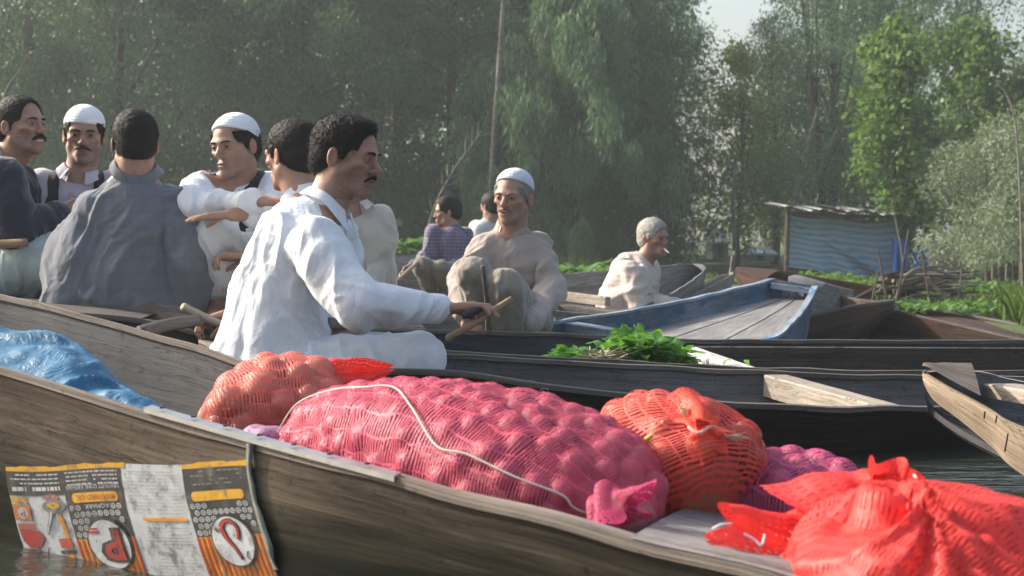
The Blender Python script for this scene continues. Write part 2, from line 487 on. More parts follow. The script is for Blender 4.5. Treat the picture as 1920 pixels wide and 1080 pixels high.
def add_hand(s, wr, f, n, curl=.5, side=1, sc_=1.0, spread=.10, thumb=.5):
    """f: from wrist to knuckles, n: where the palm looks"""
    f = unit(f); n = unit(np.asarray(n) - (np.asarray(n) @ f) * f); sd = np.cross(f, n) * side
    wr = np.asarray(wr)
    k = .010
    M = np.stack([sd, f, n], 1)
    s.box(wr + f * .050 * sc_, np.array((.038, .046, .0135)) * sc_, M, .012, .012)
    L = (.072, .080, .075, .060)
    for i in range(4):
        x = (.029 - i * .0195) * sc_
        p = wr + f * (.088 - abs(i - 1) * .004) * sc_ + sd * x
        a = -curl * .55 ; dirn = unit(f + sd * spread * (1.5 - i) * .5)
        for seg, fr in enumerate((.45, .31, .24)):
            a += curl * (.9 if seg else .75)
            dd_ = dirn * math.cos(a) + n * math.sin(a)
            q = p + dd_ * L[i] * fr * sc_
            s.cone(p, q, (.0098 - seg * .0008) * sc_, (.0090 - seg * .0009) * sc_, .003); p = q
    p = wr + f * .022 * sc_ + sd * .028 * sc_
    q = p + unit(f * .75 + sd * .7 + n * .35) * .042 * sc_
    s.cone(p, q, .0145 * sc_, .0115 * sc_, .012)
    q2 = q + unit(f * .85 + sd * (.35 - thumb * .5) + n * thumb) * .030 * sc_
    q3 = q2 + unit(f * .8 - sd * thumb * .6 + n * thumb) * .025 * sc_
    s.cone(q, q2, .0105 * sc_, .0095 * sc_, .004); s.cone(q2, q3, .0095 * sc_, .0078 * sc_, .003)

SKIN = {}
def skin_mat():
    if 'm' in SKIN: return SKIN['m']
    m, N, L, b = newmat('skin'); nt = m.node_tree
    a = N.new('ShaderNodeVertexColor'); a.layer_name = 'tint'
    n = tex_noise(nt, coord(nt, 'Object'), 30, 5, .6)
    c = mixc(nt, math_n(nt, 'MULTIPLY', n, .5), a.outputs[0], (.26, .10, .07), 'MIX')
    c = mixc(nt, .35, c, a.outputs[0])
    L.new(c, b.inputs['Base Color']); b.inputs['Roughness'].default_value = .52
    b.inputs['Specular IOR Level'].default_value = .4
    b.inputs['Subsurface Weight'].default_value = .12
    b.inputs['Subsurface Radius'].default_value = (.010, .004, .002); b.inputs['Subsurface Scale'].default_value = 1.0
    p = tex_noise(nt, coord(nt, 'Object'), 160, 4, .6)
    bump(nt, b, p, .25, .002)
    SKIN['m'] = m; return m
def tinted(name, rough, spec=.5, bumpy=0):
    if name in SKIN: return SKIN[name]
    m, N, L, b = newmat(name); nt = m.node_tree
    a = N.new('ShaderNodeVertexColor'); a.layer_name = 'tint'
    L.new(a.outputs[0], b.inputs['Base Color']); b.inputs['Roughness'].default_value = rough
    b.inputs['Specular IOR Level'].default_value = spec
    if bumpy: bump(nt, b, tex_noise(nt, mapping(nt, coord(nt, 'Object'), (1, 1, .35)), 260, 3, .6), .8, bumpy)
    SKIN[name] = m; return m
def tinted_plain(name, col):
    if name not in SKIN: SKIN[name] = plain(name, col, .4)
    return SKIN[name]
def cap_mat(col):
    k = 'cap%s' % (col,)
    if k in SKIN: return SKIN[k]
    m, N, L, b = newmat('knitted_cap'); nt = m.node_tree
    b.inputs['Base Color'].default_value = (*col, 1); b.inputs['Roughness'].default_value = .9
    b.inputs['Sheen Weight'].default_value = .3
    w = N.new('ShaderNodeTexWave'); w.inputs['Scale'].default_value = 26; w.bands_direction = 'Z'
    w.inputs['Distortion'].default_value = 1.2; L.new(coord(nt, 'Object'), w.inputs['Vector'])
    v = N.new('ShaderNodeTexVoronoi'); v.inputs['Scale'].default_value = 150; L.new(coord(nt, 'Object'), v.inputs['Vector'])
    p = bump(nt, b, w.outputs[1], .35, .004); bump(nt, b, v.outputs[0], .5, .003, p)
    SKIN[k] = m; return m

def person(sp):
    d0 = sp['d']; J = lambda p: pt(p[0], p[1], d0 + (p[2] if len(p) > 2 else 0))
    JJ = lambda key: [None if p is None else J(p) for p in sp[key]] if key in sp else [None, None]
    hs = sp.get('hs', 1.0); seed = sp.get('seed', 3)
    hc = J(sp['head']); M = rotm(sp.get('yaw', 0), sp.get('pitch', 0), sp.get('roll', 0))
    neck, chest, belly, pelvis = J(sp['neck']), J(sp['chest']), J(sp['belly']), J(sp['pelvis'])
    sh, el, wr = JJ('sh'), JJ('el'), JJ('wr'); hip, knee, ank, toe = JJ('hip'), JJ('knee'), JJ('ank'), JJ('toe')
    fr = R(sp.get('front', 0)); front = np.array((math.sin(fr), -math.cos(fr), 0.))
    dr = sp.get('dr', .68); tw = sp.get('tw', (.18, .16, .18)); h = sp.get('h', max(.0042, d0 * .00092))
    base = np.array((pelvis[0], pelvis[1], sp.get('z0', pelvis[2] - .12)))
    w = lambda x, y, z: hc + M @ (np.array((x, y, z)) * hs)
    pts = [p for p in [hc, neck, chest, belly, pelvis] + sh + el + wr + hip + knee + ank + toe if p is not None]
    lo = np.min(pts, 0) - .26; hi = np.max(pts, 0) + .26
    # body
    s = Sdf(lo, hi, h); extra_s = []
    bw = [k - .035 for k in tw]
    s.cone(pelvis, belly, bw[0], bw[1], .0, n=front, f=dr); s.cone(belly, chest, bw[1], bw[2], .05, n=front, f=dr)
    s.cone(chest, neck, bw[2] * .82, .058, .06, n=front, f=.8)
    for i in (0, 1):
        if sh[i] is not None:
            s.cone(neck - np.array((0, 0, .02)), sh[i], .045, .048, .05)
            s.cone(sh[i], el[i], .047, .038, .03); s.cone(el[i], wr[i], .038, .025, .015)
            hd = (sp.get('hands') or [None, None])[i]
            if hd is not None:
              s2 = Sdf(wr[i] - .26, wr[i] + .26, min(h, max(.0030, h * .7))); extra_s.append(s2)
              s2.cone(wr[i] + unit(el[i] - wr[i]) * .10, wr[i], .030, .0255, 0)
              add_hand(s2, wr[i], hd['f'], hd['n'], hd.get('curl', .5), hd.get('side', 1), hd.get('sc', 1.0), thumb=hd.get('thumb', .5))
        if hip[i] is not None:
            s.cone(hip[i], knee[i], .075, .050, .04); s.cone(knee[i], ank[i], .048, .033, .02)
            if toe[i] is not None: s.cone(ank[i], toe[i], .036, .028, .02, n=(0, 0, 1), f=.8)
    s3 = Sdf(hc - .28, hc + .2, max(.0027, h * .6)); extra_s.append(s3)
    s3.cone(neck - np.array((0, 0, .03)), neck, .066, .060, 0)
    add_head(s3, hc, M, hs, neck, sp.get('gaunt', 1.), sp.get('nose', 1.), sp.get('mouth', 0.), d0 < 7)
    P, Q = s.surface(); P = relax(P, Q, 1, .4); PP, QQ, nn_ = [P], [Q], len(P)
    for e_ in extra_s:
        a_, b_ = e_.surface(); a_ = relax(a_, b_, 1, .35); PP.append(a_); QQ.append(b_ + nn_); nn_ += len(a_)
    P = np.concatenate(PP); Q = np.concatenate(QQ)
    if sp.get('jit', 1): P = P + normals(P, Q) * (vnoise(P * 45, seed) * .0006)[:, None]
    lp = (P - hc) @ M / hs
    base_c = np.array(sp.get('skin', (.375, .225, .160)))
    C = np.tile(base_c, (len(P), 1)) * (1 + .12 * vnoise(P * 14, 4) + .10 * vnoise(P * 60, 9))[:, None]
    inh = (np.abs(lp[:, 0]) < .1) & (lp[:, 1] > -.06) & (lp[:, 2] < .12) & (lp[:, 2] > -.13)
    st = np.clip((-.030 - lp[:, 2]) / .02, 0, 1) * np.clip((lp[:, 1] + .02) / .03, 0, 1) * inh
    st *= np.clip((.100 - lp[:, 1]) / .012, 0, 1)
    ck = np.clip(1 - np.abs(lp[:, 0]) / .045, 0, 1); st = st * (1 - .6 * ((lp[:, 2] > -.050) & (np.abs(lp[:, 0]) > .018)))
    st *= sp.get('stubble', .45) * (.75 + .5 * vnoise(lp * 260, 8))
    sc_c = np.array(sp.get('stub_col', (.085, .070, .062)))
    C = C * (1 - np.clip(st, 0, .85))[:, None] + sc_c * np.clip(st, 0, .85)[:, None]
    def near(c, r, col, a):
        nonlocal C
        q = np.clip(1.35 - np.sqrt((((lp - np.array(c)) / np.array(r)) ** 2).sum(1)), 0, 1) * a
        C = C * (1 - q)[:, None] + np.array(col) * q[:, None]
    near((0, .095, -.0705), (.025, .02, .011), (.20, .075, .06), .75)
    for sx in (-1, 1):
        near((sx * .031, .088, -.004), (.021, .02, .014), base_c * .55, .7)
        near((sx * .079, -.008, -.01), (.012, .022, .034), (.36, .15, .10), .5)
    near((0, .11, -.035), (.02, .02, .015), (.34, .16, .11), .4)
    hz = sp.get('hairline')
    body = link('person', mesh_data('person', P - base, Q, [skin_mat()], None, True, C), None, base)
    tag(body, sp['label'], 'person', sp.get('group'))
    def part(name, P, Q, mat, col=None, lab=None):
        o = link(name, mesh_data(name, P - base, Q, [mat], None, True, col), body)
        if lab: o['label'] = lab
        return o
    # eyes, brows, moustache
    for sx in (-1, 1):
        nu, nv = 9, 14; VV = []; CC = []
        for i in range(nu):
            a = math.pi * i / (nu - 1)
            for k in range(nv):
                b = 2 * math.pi * k / nv; q = np.array((math.sin(a) * math.cos(b), math.cos(a), math.sin(a) * math.sin(b)))
                VV.append(w(sx * .031, .0738, -.0025) + M @ (q * .0135 * hs)); CC.append((.012, .008, .006) if a < .72 else (.24, .21, .19))
        o = part('eye', np.array(VV), grid_faces(nu, nv, True), tinted('eye', .15), np.array(CC))
        mb = MB(); bp = [(sx * x, y, z) for x, y, z in ((.012, .0945, .0125), (.024, .0940, .0165), (.038, .0875, .0160), (.052, .0730, .0105))]
        mb.tube([w(*p) for p in bp], [.0042 * hs, .0056 * hs, .0048 * hs, .0024 * hs], 6, sp.get('hair_col', (.012, .010, .010)), flat=.7)
        mb.build('eyebrow', tinted('hair', .6, .18, .003), body, None, True, True)
    if sp.get('moustache'):
        ms = Sdf(w(0, .09, -.05) - .07, w(0, .09, -.05) + .07, .0022); t = sp['moustache']
        for sx in (-1, 1):
            ms.cone(w(0, .0985, -.0520), w(sx * .026, .090, -.060), .0062 * t, .0050 * t, .003)
            ms.cone(w(sx * .026, .090, -.060), w(sx * .035, .081, -.069), .0050 * t, .0028 * t, .002)
        a, b = ms.surface(); a = a + normals(a, b) * (vnoise(a * 420, 3) * .0016)[:, None]
        part('moustache', a, b, tinted('hair', .6, .18, .003), np.tile(sp.get('mcol', (.014, .011, .010)), (len(a), 1)))
    if sp.get('teeth'):
        mb = MB(); mb.tube([w(-.017, .0855, -.0705), w(0, .0905, -.0715), w(.017, .0855, -.0705)], .0042 * hs, 8, (.55, .52, .45)); mb.build('teeth', tinted('enamel', .3), body, None, True, True)
    # hair
    hk = sp.get('hair')
    if hk:
        g = Sdf(hc - .17, hc + .17, max(.0034, h * .8)); o_ = sp.get('hair_th', .012)
        e = lambda p, r, k=.01, op='u': g.ell(w(*p), np.array(r) * hs, k, op, M)
        e((0, -.014, .036), (.074 + o_ * .6, .096 + o_, .079 + o_), 0)
        e((0, -.050, -.020), (.062 + o_ * .5, .055 + o_, .06), .02)
        if hk != 'balding':
            for sx in (-1, 1): g.cone(w(sx * .071, .018, .02), w(sx * .072, .020, -.020), .010 * hs, .005 * hs, .01)
        if hk == 'quiff': e((0, .036, .094), (.048, .040, .019), .02)
        fz = {'full': -.020, 'quiff': -.020, 'under_cap': -.020, 'wavy': -.018, 'balding': .002}[hk]
        e((0, .130, fz), (.088, .098, .092 if hk != 'balding' else .112), .006, 's')
        if hk != 'wavy': e((0, .085, .03), (.060, .045, .045), .006, 's')
        for sx in (-1, 1):
            e((sx * .088, .0, -.028), (.022, .028, .030), .004, 's')
            e((sx * .075, .055, -.035), (.04, .042, .042), .004, 's')
        e((0, .02, -.125), (.10, .13, .055), .01, 's')
        if hk == 'under_cap': g.box(w(0, .0, .13), (.12 * hs, .15 * hs, .080 * hs), M, .002, .002, 's')
        a, b = g.surface()
        if len(b):
            amp = {'wavy': .0026, 'quiff': .0014}.get(hk, .0014)
            lpp = (a - hc) @ M
            a = a + normals(a, b) * (amp * (1 - 2 * np.abs(vnoise(lpp * np.array((95, 60, 60)), seed))) + amp * .7 * vnoise(lpp * 190, seed + 1))[:, None]
            hcC = np.tile(np.array(sp.get('hair_col', (.009, .0075, .0075))), (len(a), 1)) * (1 + .35 * vnoise(lpp * 120, 5))[:, None]
            hob = part('hair', a, b, tinted('hair', .6, .18, .003), hcC)
            # short strands standing off the hair so that its outline is not smooth
            if d0 < 7:
                nn = normals(a, b); sel = RNG.integers(0, len(a), 9000 if d0 < 5.5 else 5000); base_p = a[sel] + RNG.normal(0, .002, (len(sel), 3)) - nn[sel] * .001; nd = nn[sel]
                L_ = {'wavy': .018, 'quiff': .013}.get(hk, .010)
                tdir = unit(M @ np.array((0, .5, -.2)))
                dn_ = (base_p - hc) @ M; tl = np.stack([dn_[:, 0] * 4, dn_[:, 1] * 5 - .1, -.55 - 0 * dn_[:, 2]], 1) @ M.T; tl /= np.linalg.norm(tl, axis=1, keepdims=True); dirs = nd * .30 + tl * .9 + RNG.normal(0, .22 if hk != 'wavy' else .5, (len(sel), 3)); dirs /= np.linalg.norm(dirs, axis=1, keepdims=True)
                side = np.cross(dirs, RNG.normal(0, 1, (len(sel), 3))); side /= np.linalg.norm(side, axis=1, keepdims=True)
                ln = (RNG.uniform(.4, 1, len(sel)) * L_)[:, None]
                Vs = np.stack([base_p - side * .0008, base_p + side * .0008, base_p + dirs * ln], 1).reshape(-1, 3)
                st_o = link('hair_strands', mesh_data('hair_strands', Vs - base, np.arange(len(Vs)).reshape(-1, 3), [tinted('hair', .6, .18, .003)], None, False, np.repeat(hcC[sel] * RNG.uniform(.6, 2.0, (len(sel), 1)), 3, 0)), hob)
                st_o['kind'] = 'stuff'
    if sp.get('cap'):
        g = Sdf(hc - .16, hc + .18, max(.0034, h * .8))
        g.ell(w(0, -.016, .040), np.array((.083, .106, .084)) * hs, 0, 'u', M)
        cz = sp.get('cap_cut', (.035, 20))
        Mc = rotm(sp.get('yaw', 0), sp.get('pitch', 0) - cz[1], sp.get('roll', 0))
        g.box(w(0, -.01, cz[0]) - Mc[:, 2] * .15 * hs, np.array((.2, .2, .15)) * hs, Mc, .004, .004, 's')
        a, b = g.surface(); a = relax(a, b, 1, .3)
        a = a + normals(a, b) * (.0016 * vnoise((a - hc) * 35, seed))[:, None]
        part('cap', a, b, cap_mat(sp['cap']))
    if sp.get('cigarette'):
        mb = MB(); a, b = w(.012, .094, -.070), w(.030, .150, -.092)
        mb.tube([a, b], .0042, 8, (.8, .78, .74)); c_ = b + unit(b - a) * .008
        mb.tube([b, c_], .0044, 8, (.12, .11, .10)); mb.build('cigarette', tinted('paper', .8), body, None, True, True)
    # clothes
    ax = unit(neck - chest)
    def torso(g, gr, k0=.05):
        g.cone(pelvis, belly, tw[0] + gr, tw[1] + gr, .0, n=front, f=dr); g.cone(belly, chest, tw[1] + gr, tw[2] + gr, k0, n=front, f=dr)
        g.cone(chest, neck - ax * .02, tw[2] * .80 + gr, .066 + gr, .045, n=front, f=.84)
        for i in (0, 1):
            if sh[i] is not None: g.cone(neck - ax * .03, sh[i] - ax * .01, .046 + gr, .050 + gr, .035)
    cs = sp.get('cloth', {})
    hsz = h * 1.15
    fs = cs.get('fold', (9, 9, 3.5)); fa = cs.get('amp', .013)
    if cs.get('trousers') and hip[0] is not None:
        g = Sdf(lo, hi, hsz); tr = cs.get('tr', (.10, .080, .070, .055))
        g.ell(pelvis, (tw[0], tw[0] * .9, .12), .0)
        for i in (0, 1):
            if hip[i] is None: continue
            end = knee[i] + (ank[i] - knee[i]) * cs.get('tlen', .85)
            g.cone(hip[i], knee[i], tr[0], tr[1], .04); g.cone(knee[i], end, tr[2], tr[3], .015)
        a, b = g.surface(); a = relax(a, b, 2); a = folds(a, b, fa * .9, (13, 13, 5), seed + 20)
        part('trousers', a, b, cs['trousers'])
    if cs.get('shirt'):
        g = Sdf(lo, hi, hsz); torso(g, 0)
        sr = cs.get('sr', (.066, .060, .058, .043))
        for i in (0, 1):
            if sh[i] is None: continue
            end = wr[i] + unit(el[i] - wr[i]) * cs.get('cuff', (.02, .02))[i]
            q_ = sh[i] * .72 + el[i] * .28; g.cone(sh[i], q_, sr[0], sr[0] * .98, .028); g.cone(q_, el[i], sr[0] * .98, sr[1], .004); g.cone(el[i], end, sr[2], sr[3], .010)
        for x in cs.get('extra', ()):
            g.cone(J(x[0]), J(x[1]), x[2], x[3], .07, n=x[4] if len(x) > 4 else None, f=x[5] if len(x) > 5 else 1.)
        if cs.get('v'):
            vl, vw = cs['v']
            g.cone(neck + front * .085 + ax * .03, neck + front * .125 - ax * vl, vw, .006, .006, 's', n=front, f=1.8)
        a, b = g.surface()
        # the folds come before the neck and the ends are cut, so that those stay crisp
        a = relax(a, b, 2)
        up = unit(w(0, -.02, -.08) - neck); dn = np.linalg.norm(a - neck, axis=1)
        msk = np.clip((dn - .07) / .08, .12, 1)
        a = folds(a, b, fa * 1.35, fs, seed, cs.get('rot'), msk)
        part('shirt', a, b, cs['shirt'])
        from mathutils.bvhtree import BVHTree
        bvh = BVHTree.FromPolygons([Vector(q) for q in a], [tuple(int(k) for k in f) for f in b])
        if cs.get('placket'):
            rt_ = np.cross(front, (0, 0, 1.)); rows = []
            v0 = cs['v'][0] if cs.get('v') else 0.
            for k in range(16):
                c_ = neck - ax * (v0 * .9 + .01 + cs['placket'] * k / 15)
                row = []
                for sx in (-.016, -.0155, .0155, .016):
                    o_ = c_ + rt_ * sx + front * .4; hit = bvh.ray_cast(Vector(o_), Vector(-front))
                    if hit[0] is None: row = None; break
                    row.append(np.array(hit[0]) + front * (.0045 if abs(sx) < .0158 else -.002))
                if row: rows.append(row)
            if len(rows) > 2:
                R_ = np.array(rows); R_[1:-1] = (R_[:-2] + R_[1:-1] + R_[2:]) / 3; part('placket', R_.reshape(-1, 3), grid_faces(len(rows), 4), cs['shirt'])
                for k in range(2, len(rows), 5):
                    p = (R_[k, 1] + R_[k, 2]) / 2; mb = MB(); mb.tube([p - front * .001, p + front * .003], .0055, 10); mb.build('button', tinted_plain('button', (.30, .26, .22)), body)
        for i in (0, 1):
            if sh[i] is None or not (sp.get('hands') or [None, None])[i]: continue
            e_ = wr[i] + unit(el[i] - wr[i]) * cs.get('cuff', (.02, .02))[i]; d_ = unit(el[i] - e_); r_ = sr[3]
            mb = MB(); mb.tube([e_ - d_ * (r_ * .55), e_ - d_ * (r_ * .5), e_ + d_ * .012, e_ + d_ * .016], [r_ * .80, r_ * .98, r_ + .0045, r_ - .002], 20); mb.build('cuff', cs['shirt'], body, None, True)
        # collar and placket
        ck = cs.get('collar')
        if ck:
            fh = unit(front - (front @ up) * up); rt = np.cross(fh, up)
            hgt = cs.get('ch', .034); r0, r1 = cs.get('cr', (.073, .067)); gap = cs.get('gap', .55)
            nu, nv = 40, 7; VV = []; th = .0045
            for lay in (0, 1):
                for k in range(nu):
                    q = -math.pi + gap / 2 + (2 * math.pi - gap) * k / (nu - 1)   # 0 = nape
                    for j in range(nv):
                        t = j / (nv - 1)
                        rr = r0 + (r1 - r0) * t + (-th if lay else 0) + .0025 * math.sin(q * 3 + seed)
                        z_ = -.020 + (hgt + .020) * t
                        fwd = -math.cos(q)
                        z_ -= .030 * max(0, fwd) ** 2 * (1.0)   # dips at the throat
                        rr2 = rr * (1 + .10 * max(0, fwd))
                        VV.append(neck + up * (z_ + .008) + (fh * fwd + rt * math.sin(q)) * rr2)
            G = grid_faces(nu, nv); o = nu * nv
            F = [f for f in G] + [tuple(i + o for i in f[::-1]) for f in G]
            for k in range(nu - 1):
                F.append((k * nv + nv - 1, (k + 1) * nv + nv - 1, o + (k + 1) * nv + nv - 1, o + k * nv + nv - 1))
            for j in range(nv - 1):
                F.append((j, j + 1, o + j + 1, o + j)); F.append(((nu - 1) * nv + j, o + (nu - 1) * nv + j, o + (nu - 1) * nv + j + 1, (nu - 1) * nv + j + 1))
            part('collar', np.array(VV), F, cs.get('collar_mat', cs['shirt']))
            if ck == 'fold':   # a turned-down leaf outside
                VV = []
                for lay in (0, 1):
                    for k in range(nu):
                        q = -math.pi + gap / 2 + (2 * math.pi - gap) * k / (nu - 1); fwd = -math.cos(q)
                        for j in range(nv):
                            t = j / (nv - 1); drop = (.030 + .030 * max(0, fwd) ** 3) * t
                            rr = (r1 + .004 + .020 * t + .022 * t * max(0, fwd) ** 2 + (-.003 if lay else 0)) * (1 + .10 * max(0, fwd))
                            VV.append(neck + up * (hgt + .009 - drop - .030 * max(0, fwd) ** 2) + (fh * fwd + rt * math.sin(q)) * rr)
                part('collar_leaf', np.array(VV), F, cs.get('collar_mat', cs['shirt']))
    if cs.get('vest'):
        g = Sdf(lo, hi, hsz); torso(g, .011)
        for i in (0, 1):
            if sh[i] is not None:
                out = unit(sh[i] - neck); g.cone(sh[i] + out * .035, el[i] * .25 + sh[i] * .75 + out * .07, .084, .084, .01, 's')
        vo = cs.get('vopen', .075)
        rt = np.cross(front, (0, 0, 1.)); Mx = np.stack([rt, front, np.array((0, 0, 1.))], 1)
        fc = chest + front * .15
        g.cone(neck + front * .08 + ax * .02, belly + front * .16, vo * 1.25, vo * .75, .01, 's', n=front, f=1.6)
        g.cone(neck, neck + ax * .10, .084, .084, .0, 's')
        a, b = g.surface(); a = relax(a, b, 1); 
        if len(b): a = folds(a, b, fa * .5, fs, seed); part('vest', a, b, cs['vest'])
    return body
ONLY = globals().get('ONLY')
# ------------------------------------------------------------------ water, ground
def water_mat():
    m, N, L, b = newmat('lake_water'); nt = m.node_tree
    b.inputs['Base Color'].default_value = (.020, .024, .018, 1); b.inputs['Roughness'].default_value = .06
    b.inputs['IOR'].default_value = 1.33; b.inputs['Specular IOR Level'].default_value = .5
    o = coord(nt, 'Object')
    n1 = tex_noise(nt, mapping(nt, o, (1.0, 2.6, 1)), 5, 4, .55, .6)
    n2 = tex_noise(nt, mapping(nt, o, (1.0, 2.0, 1)), 22, 3, .5)
    p = bump(nt, b, n1, .30, .05); bump(nt, b, n2, .12, .012, p)
    return m
W_mat = water_mat()
w_ = link('lake_water', mesh_data('lake_water', [(-160, -30, 0), (160, -30, 0), (160, 200, 0), (-160, 200, 0)], [(0, 1, 2, 3)], [W_mat]))
tag(w_, 'dark calm lake water between the boats', None, None, 'structure')
def ground_mat():
    m, N, L, b = newmat('bank_soil'); nt = m.node_tree; o = coord(nt, 'Object')
    n = tex_noise(nt, o, 1.6, 6, .6); n2 = tex_noise(nt, o, 14, 5, .6)
    c = ramp(nt, math_n(nt, 'ADD', math_n(nt, 'MULTIPLY', n, .6), math_n(nt, 'MULTIPLY', n2, .4)), [(.35, (.030, .045, .015)), (.5, (.045, .075, .022)), (.68, (.085, .085, .045))])
    L.new(c, b.inputs['Base Color']); b.inputs['Roughness'].default_value = .95; bump(nt, b, n2, .6, .05); return m
# shoreline: world (x, y) of the water's edge, left to right
SHORE = [(-70, 24), (-30, 23.5), (-12, 23), (-5, 22.4), (0, 21.8), (2.1, 20.5), (2.6, 17), (2.85, 13.5), (3.0, 10.9), (3.3, 9.2), (5, 8.0), (14, 6.5), (60, 4)]
SH = np.array(SHORE, float)
def shore_y(x): return np.interp(x, SH[:, 0], SH[:, 1])
def ground_z(x, y):
    x = np.asarray(x, float); y = np.asarray(y, float)
    t = np.clip((y - shore_y(x)) / 1.6, -1, 1)
    z = np.where(t > 0, .13 * np.sqrt(np.maximum(t, 0)), .5 * t) + np.clip((y - 24) * .012, 0, .6)
    return z + .03 * vnoise(np.stack([x.ravel() * .9, y.ravel() * .9, x.ravel() * 0], 1), 2).reshape(x.shape) * (t > 0)
xs = np.unique(np.concatenate([np.linspace(-150, -20, 14), np.linspace(-20, 20, 90), np.linspace(20, 150, 14)]))
ty = np.concatenate([[-2.0, -.8, -.3, 0, .15, .35, .6, 1.0, 1.6], np.linspace(2.2, 20, 34), np.linspace(24, 190, 14)])
GX = np.repeat(xs[:, None], len(ty), 1); GY = shore_y(xs)[:, None] + ty[None, :]
GZ = ground_z(GX, GY)
g_ = link('bank_ground', mesh_data('bank_ground', np.stack([GX, GY, GZ], 2).reshape(-1, 3), grid_faces(len(xs), len(ty)), [ground_mat()]))
tag(g_, 'low overgrown bank behind the boats', None, None, 'structure')

# ------------------------------------------------------------------ foliage
def leaf_cloud(n, centers, spread, size, droop, seed, flat=.0, aspect=3.5, outward=None, clump=1.0, tri=False, elong=None):
    """leaf quads around clump centres; returns V, F, tint"""
    r = np.random.default_rng(seed); k = len(centers)
    ci = r.integers(0, k, n); c = centers[ci]
    sp_ = spread[ci] if np.ndim(spread) else np.full(n, spread)
    off = r.normal(0, 1, (n, 3)); off /= np.linalg.norm(off, axis=1, keepdims=True); off *= (r.random(n) ** .45)[:, None] * sp_[:, None]
    if elong is not None: off = off * np.array(elong)
    p = c + off
    d = r.normal(0, 1, (n, 3)) * .8; d[:, 2] -= droop
    d += off / (sp_[:, None] + 1e-6) * .5
    d /= np.linalg.norm(d, axis=1, keepdims=True)
    s_ = np.cross(d, r.normal(0, 1, (n, 3))); s_ /= np.linalg.norm(s_, axis=1, keepdims=True)
    L = (size * r.uniform(.6, 1.4, n))[:, None]; W = L / aspect
    V = np.stack([p - d * L * .5, p + s_ * W * .5, p + d * L * .5, p - s_ * W * .5], 1).reshape(-1, 3)
    F = np.arange(4 * n).reshape(-1, 4)
    ct = r.random(k)[ci]
    t = np.clip(.68 * ct + .32 * r.random(n), 0, 1)
    return V, F, np.repeat(np.stack([t, t, t], 1), 4, 0)
def crown_centers(h0, h1, rad, k, seed, shape='round'):
    r = np.random.default_rng(seed); out = []
    while len(out) < k:
        z = r.uniform(0, 1); a = r.uniform(0, 2 * math.pi); q = r.random() ** .5
        prof = {'round': (1 - (2 * z - 1) ** 4) ** .5 * (1 - .35 * z), 'willow': (1 - (1.6 * z - .6) ** 2 if z > .375 else 1) ** .5 * 1.0 if z > .375 else .95,
                'tall': (1 - (2 * z - 1) ** 6) ** .5 * (1 - .45 * z), 'bush': (1 - z ** 2.5) ** .5}[shape]
        lump = 1 + .28 * math.sin(3 * a + seed) * math.cos(6 * z + seed) + .16 * math.sin(5 * a + 9 * z)
        x = math.cos(a) * rad * prof * q * lump; y = math.sin(a) * rad * prof * q * lump
        out.append((x, y, h0 + z * (h1 - h0)))
    return np.array(out)
L_dark = leafmat('willow_leaf_dark', (.020, .055, .028), (.100, .185, .085), .34)
L_willow = leafmat('willow_leaf_grey_green', (.045, .095, .055), (.155, .25, .145), .36)
L_mid = leafmat('poplar_leaf', (.050, .105, .028), (.15, .24, .065), .45)
L_yel = leafmat('sunlit_leaf', (.11, .155, .035), (.30, .34, .085), .50)
L_silver = leafmat('silvery_leaf', (.130, .165, .115), (.260, .300, .220), .30)
L_grass = leafmat('grass_blade', (.045, .085, .018), (.120, .190, .045), .35)
L_plant = leafmat('broad_garden_leaf', (.055, .130, .030), (.160, .290, .080), .35, .45)
bark = wood('bark', (.035, .028, .022), (.075, .060, .048), (.15, .125, .10), .9, .5, vec='Object')
bark_l = wood('pale_bark', (.10, .09, .075), (.19, .17, .14), (.30, .27, .23), .9, .5, vec='Object')
CROWN = {}
def crown_mesh(key, mat, h0, h1, rad, k, n, size, droop, seed, shape, spread, aspect, elong=None):
    if key not in CROWN:
        c = crown_centers(h0, h1, rad, k, seed, shape)
        r = np.random.default_rng(seed + 5); sp_ = spread * r.uniform(.6, 1.35, k)
        V, F, T = leaf_cloud(n, c, sp_, size, droop, seed, aspect=aspect, elong=elong)
        CROWN[key] = (mesh_data('crown', V, F, [mat], None, False, T), c)
    return CROWN[key]
def trunk_shape(h, r0, lean, centers, seed, limbs=7, z0=.3):
    r = np.random.default_rng(seed); mb = MB()
    P = [np.array((0, 0, -.3))]; n = 7
    for i in range(1, n + 1):
        t = i / n; P.append(np.array((lean[0] * t ** 1.3 + .08 * math.sin(seed + 4 * t) * h * .12, lean[1] * t + .05 * math.cos(seed + 5 * t), h * t)))
    P = catmull(P, 14); rad = r0 * (1 - .80 * np.linspace(0, 1, 14)) ; rad[0] *= 1.35
    mb.tube(P, rad, 8)
    for i in r.choice(len(centers), min(limbs, len(centers)), replace=False):
        e = centers[i]; k = r.integers(int(14 * z0), 11); a = P[k]
        m = (a + e) / 2 + np.array((0, 0, .12 * h * r.random()))
        mb.tube(catmull([a, m, e], 7), rad[k] * .5 * np.linspace(1, .18, 7), 6)
    return mb
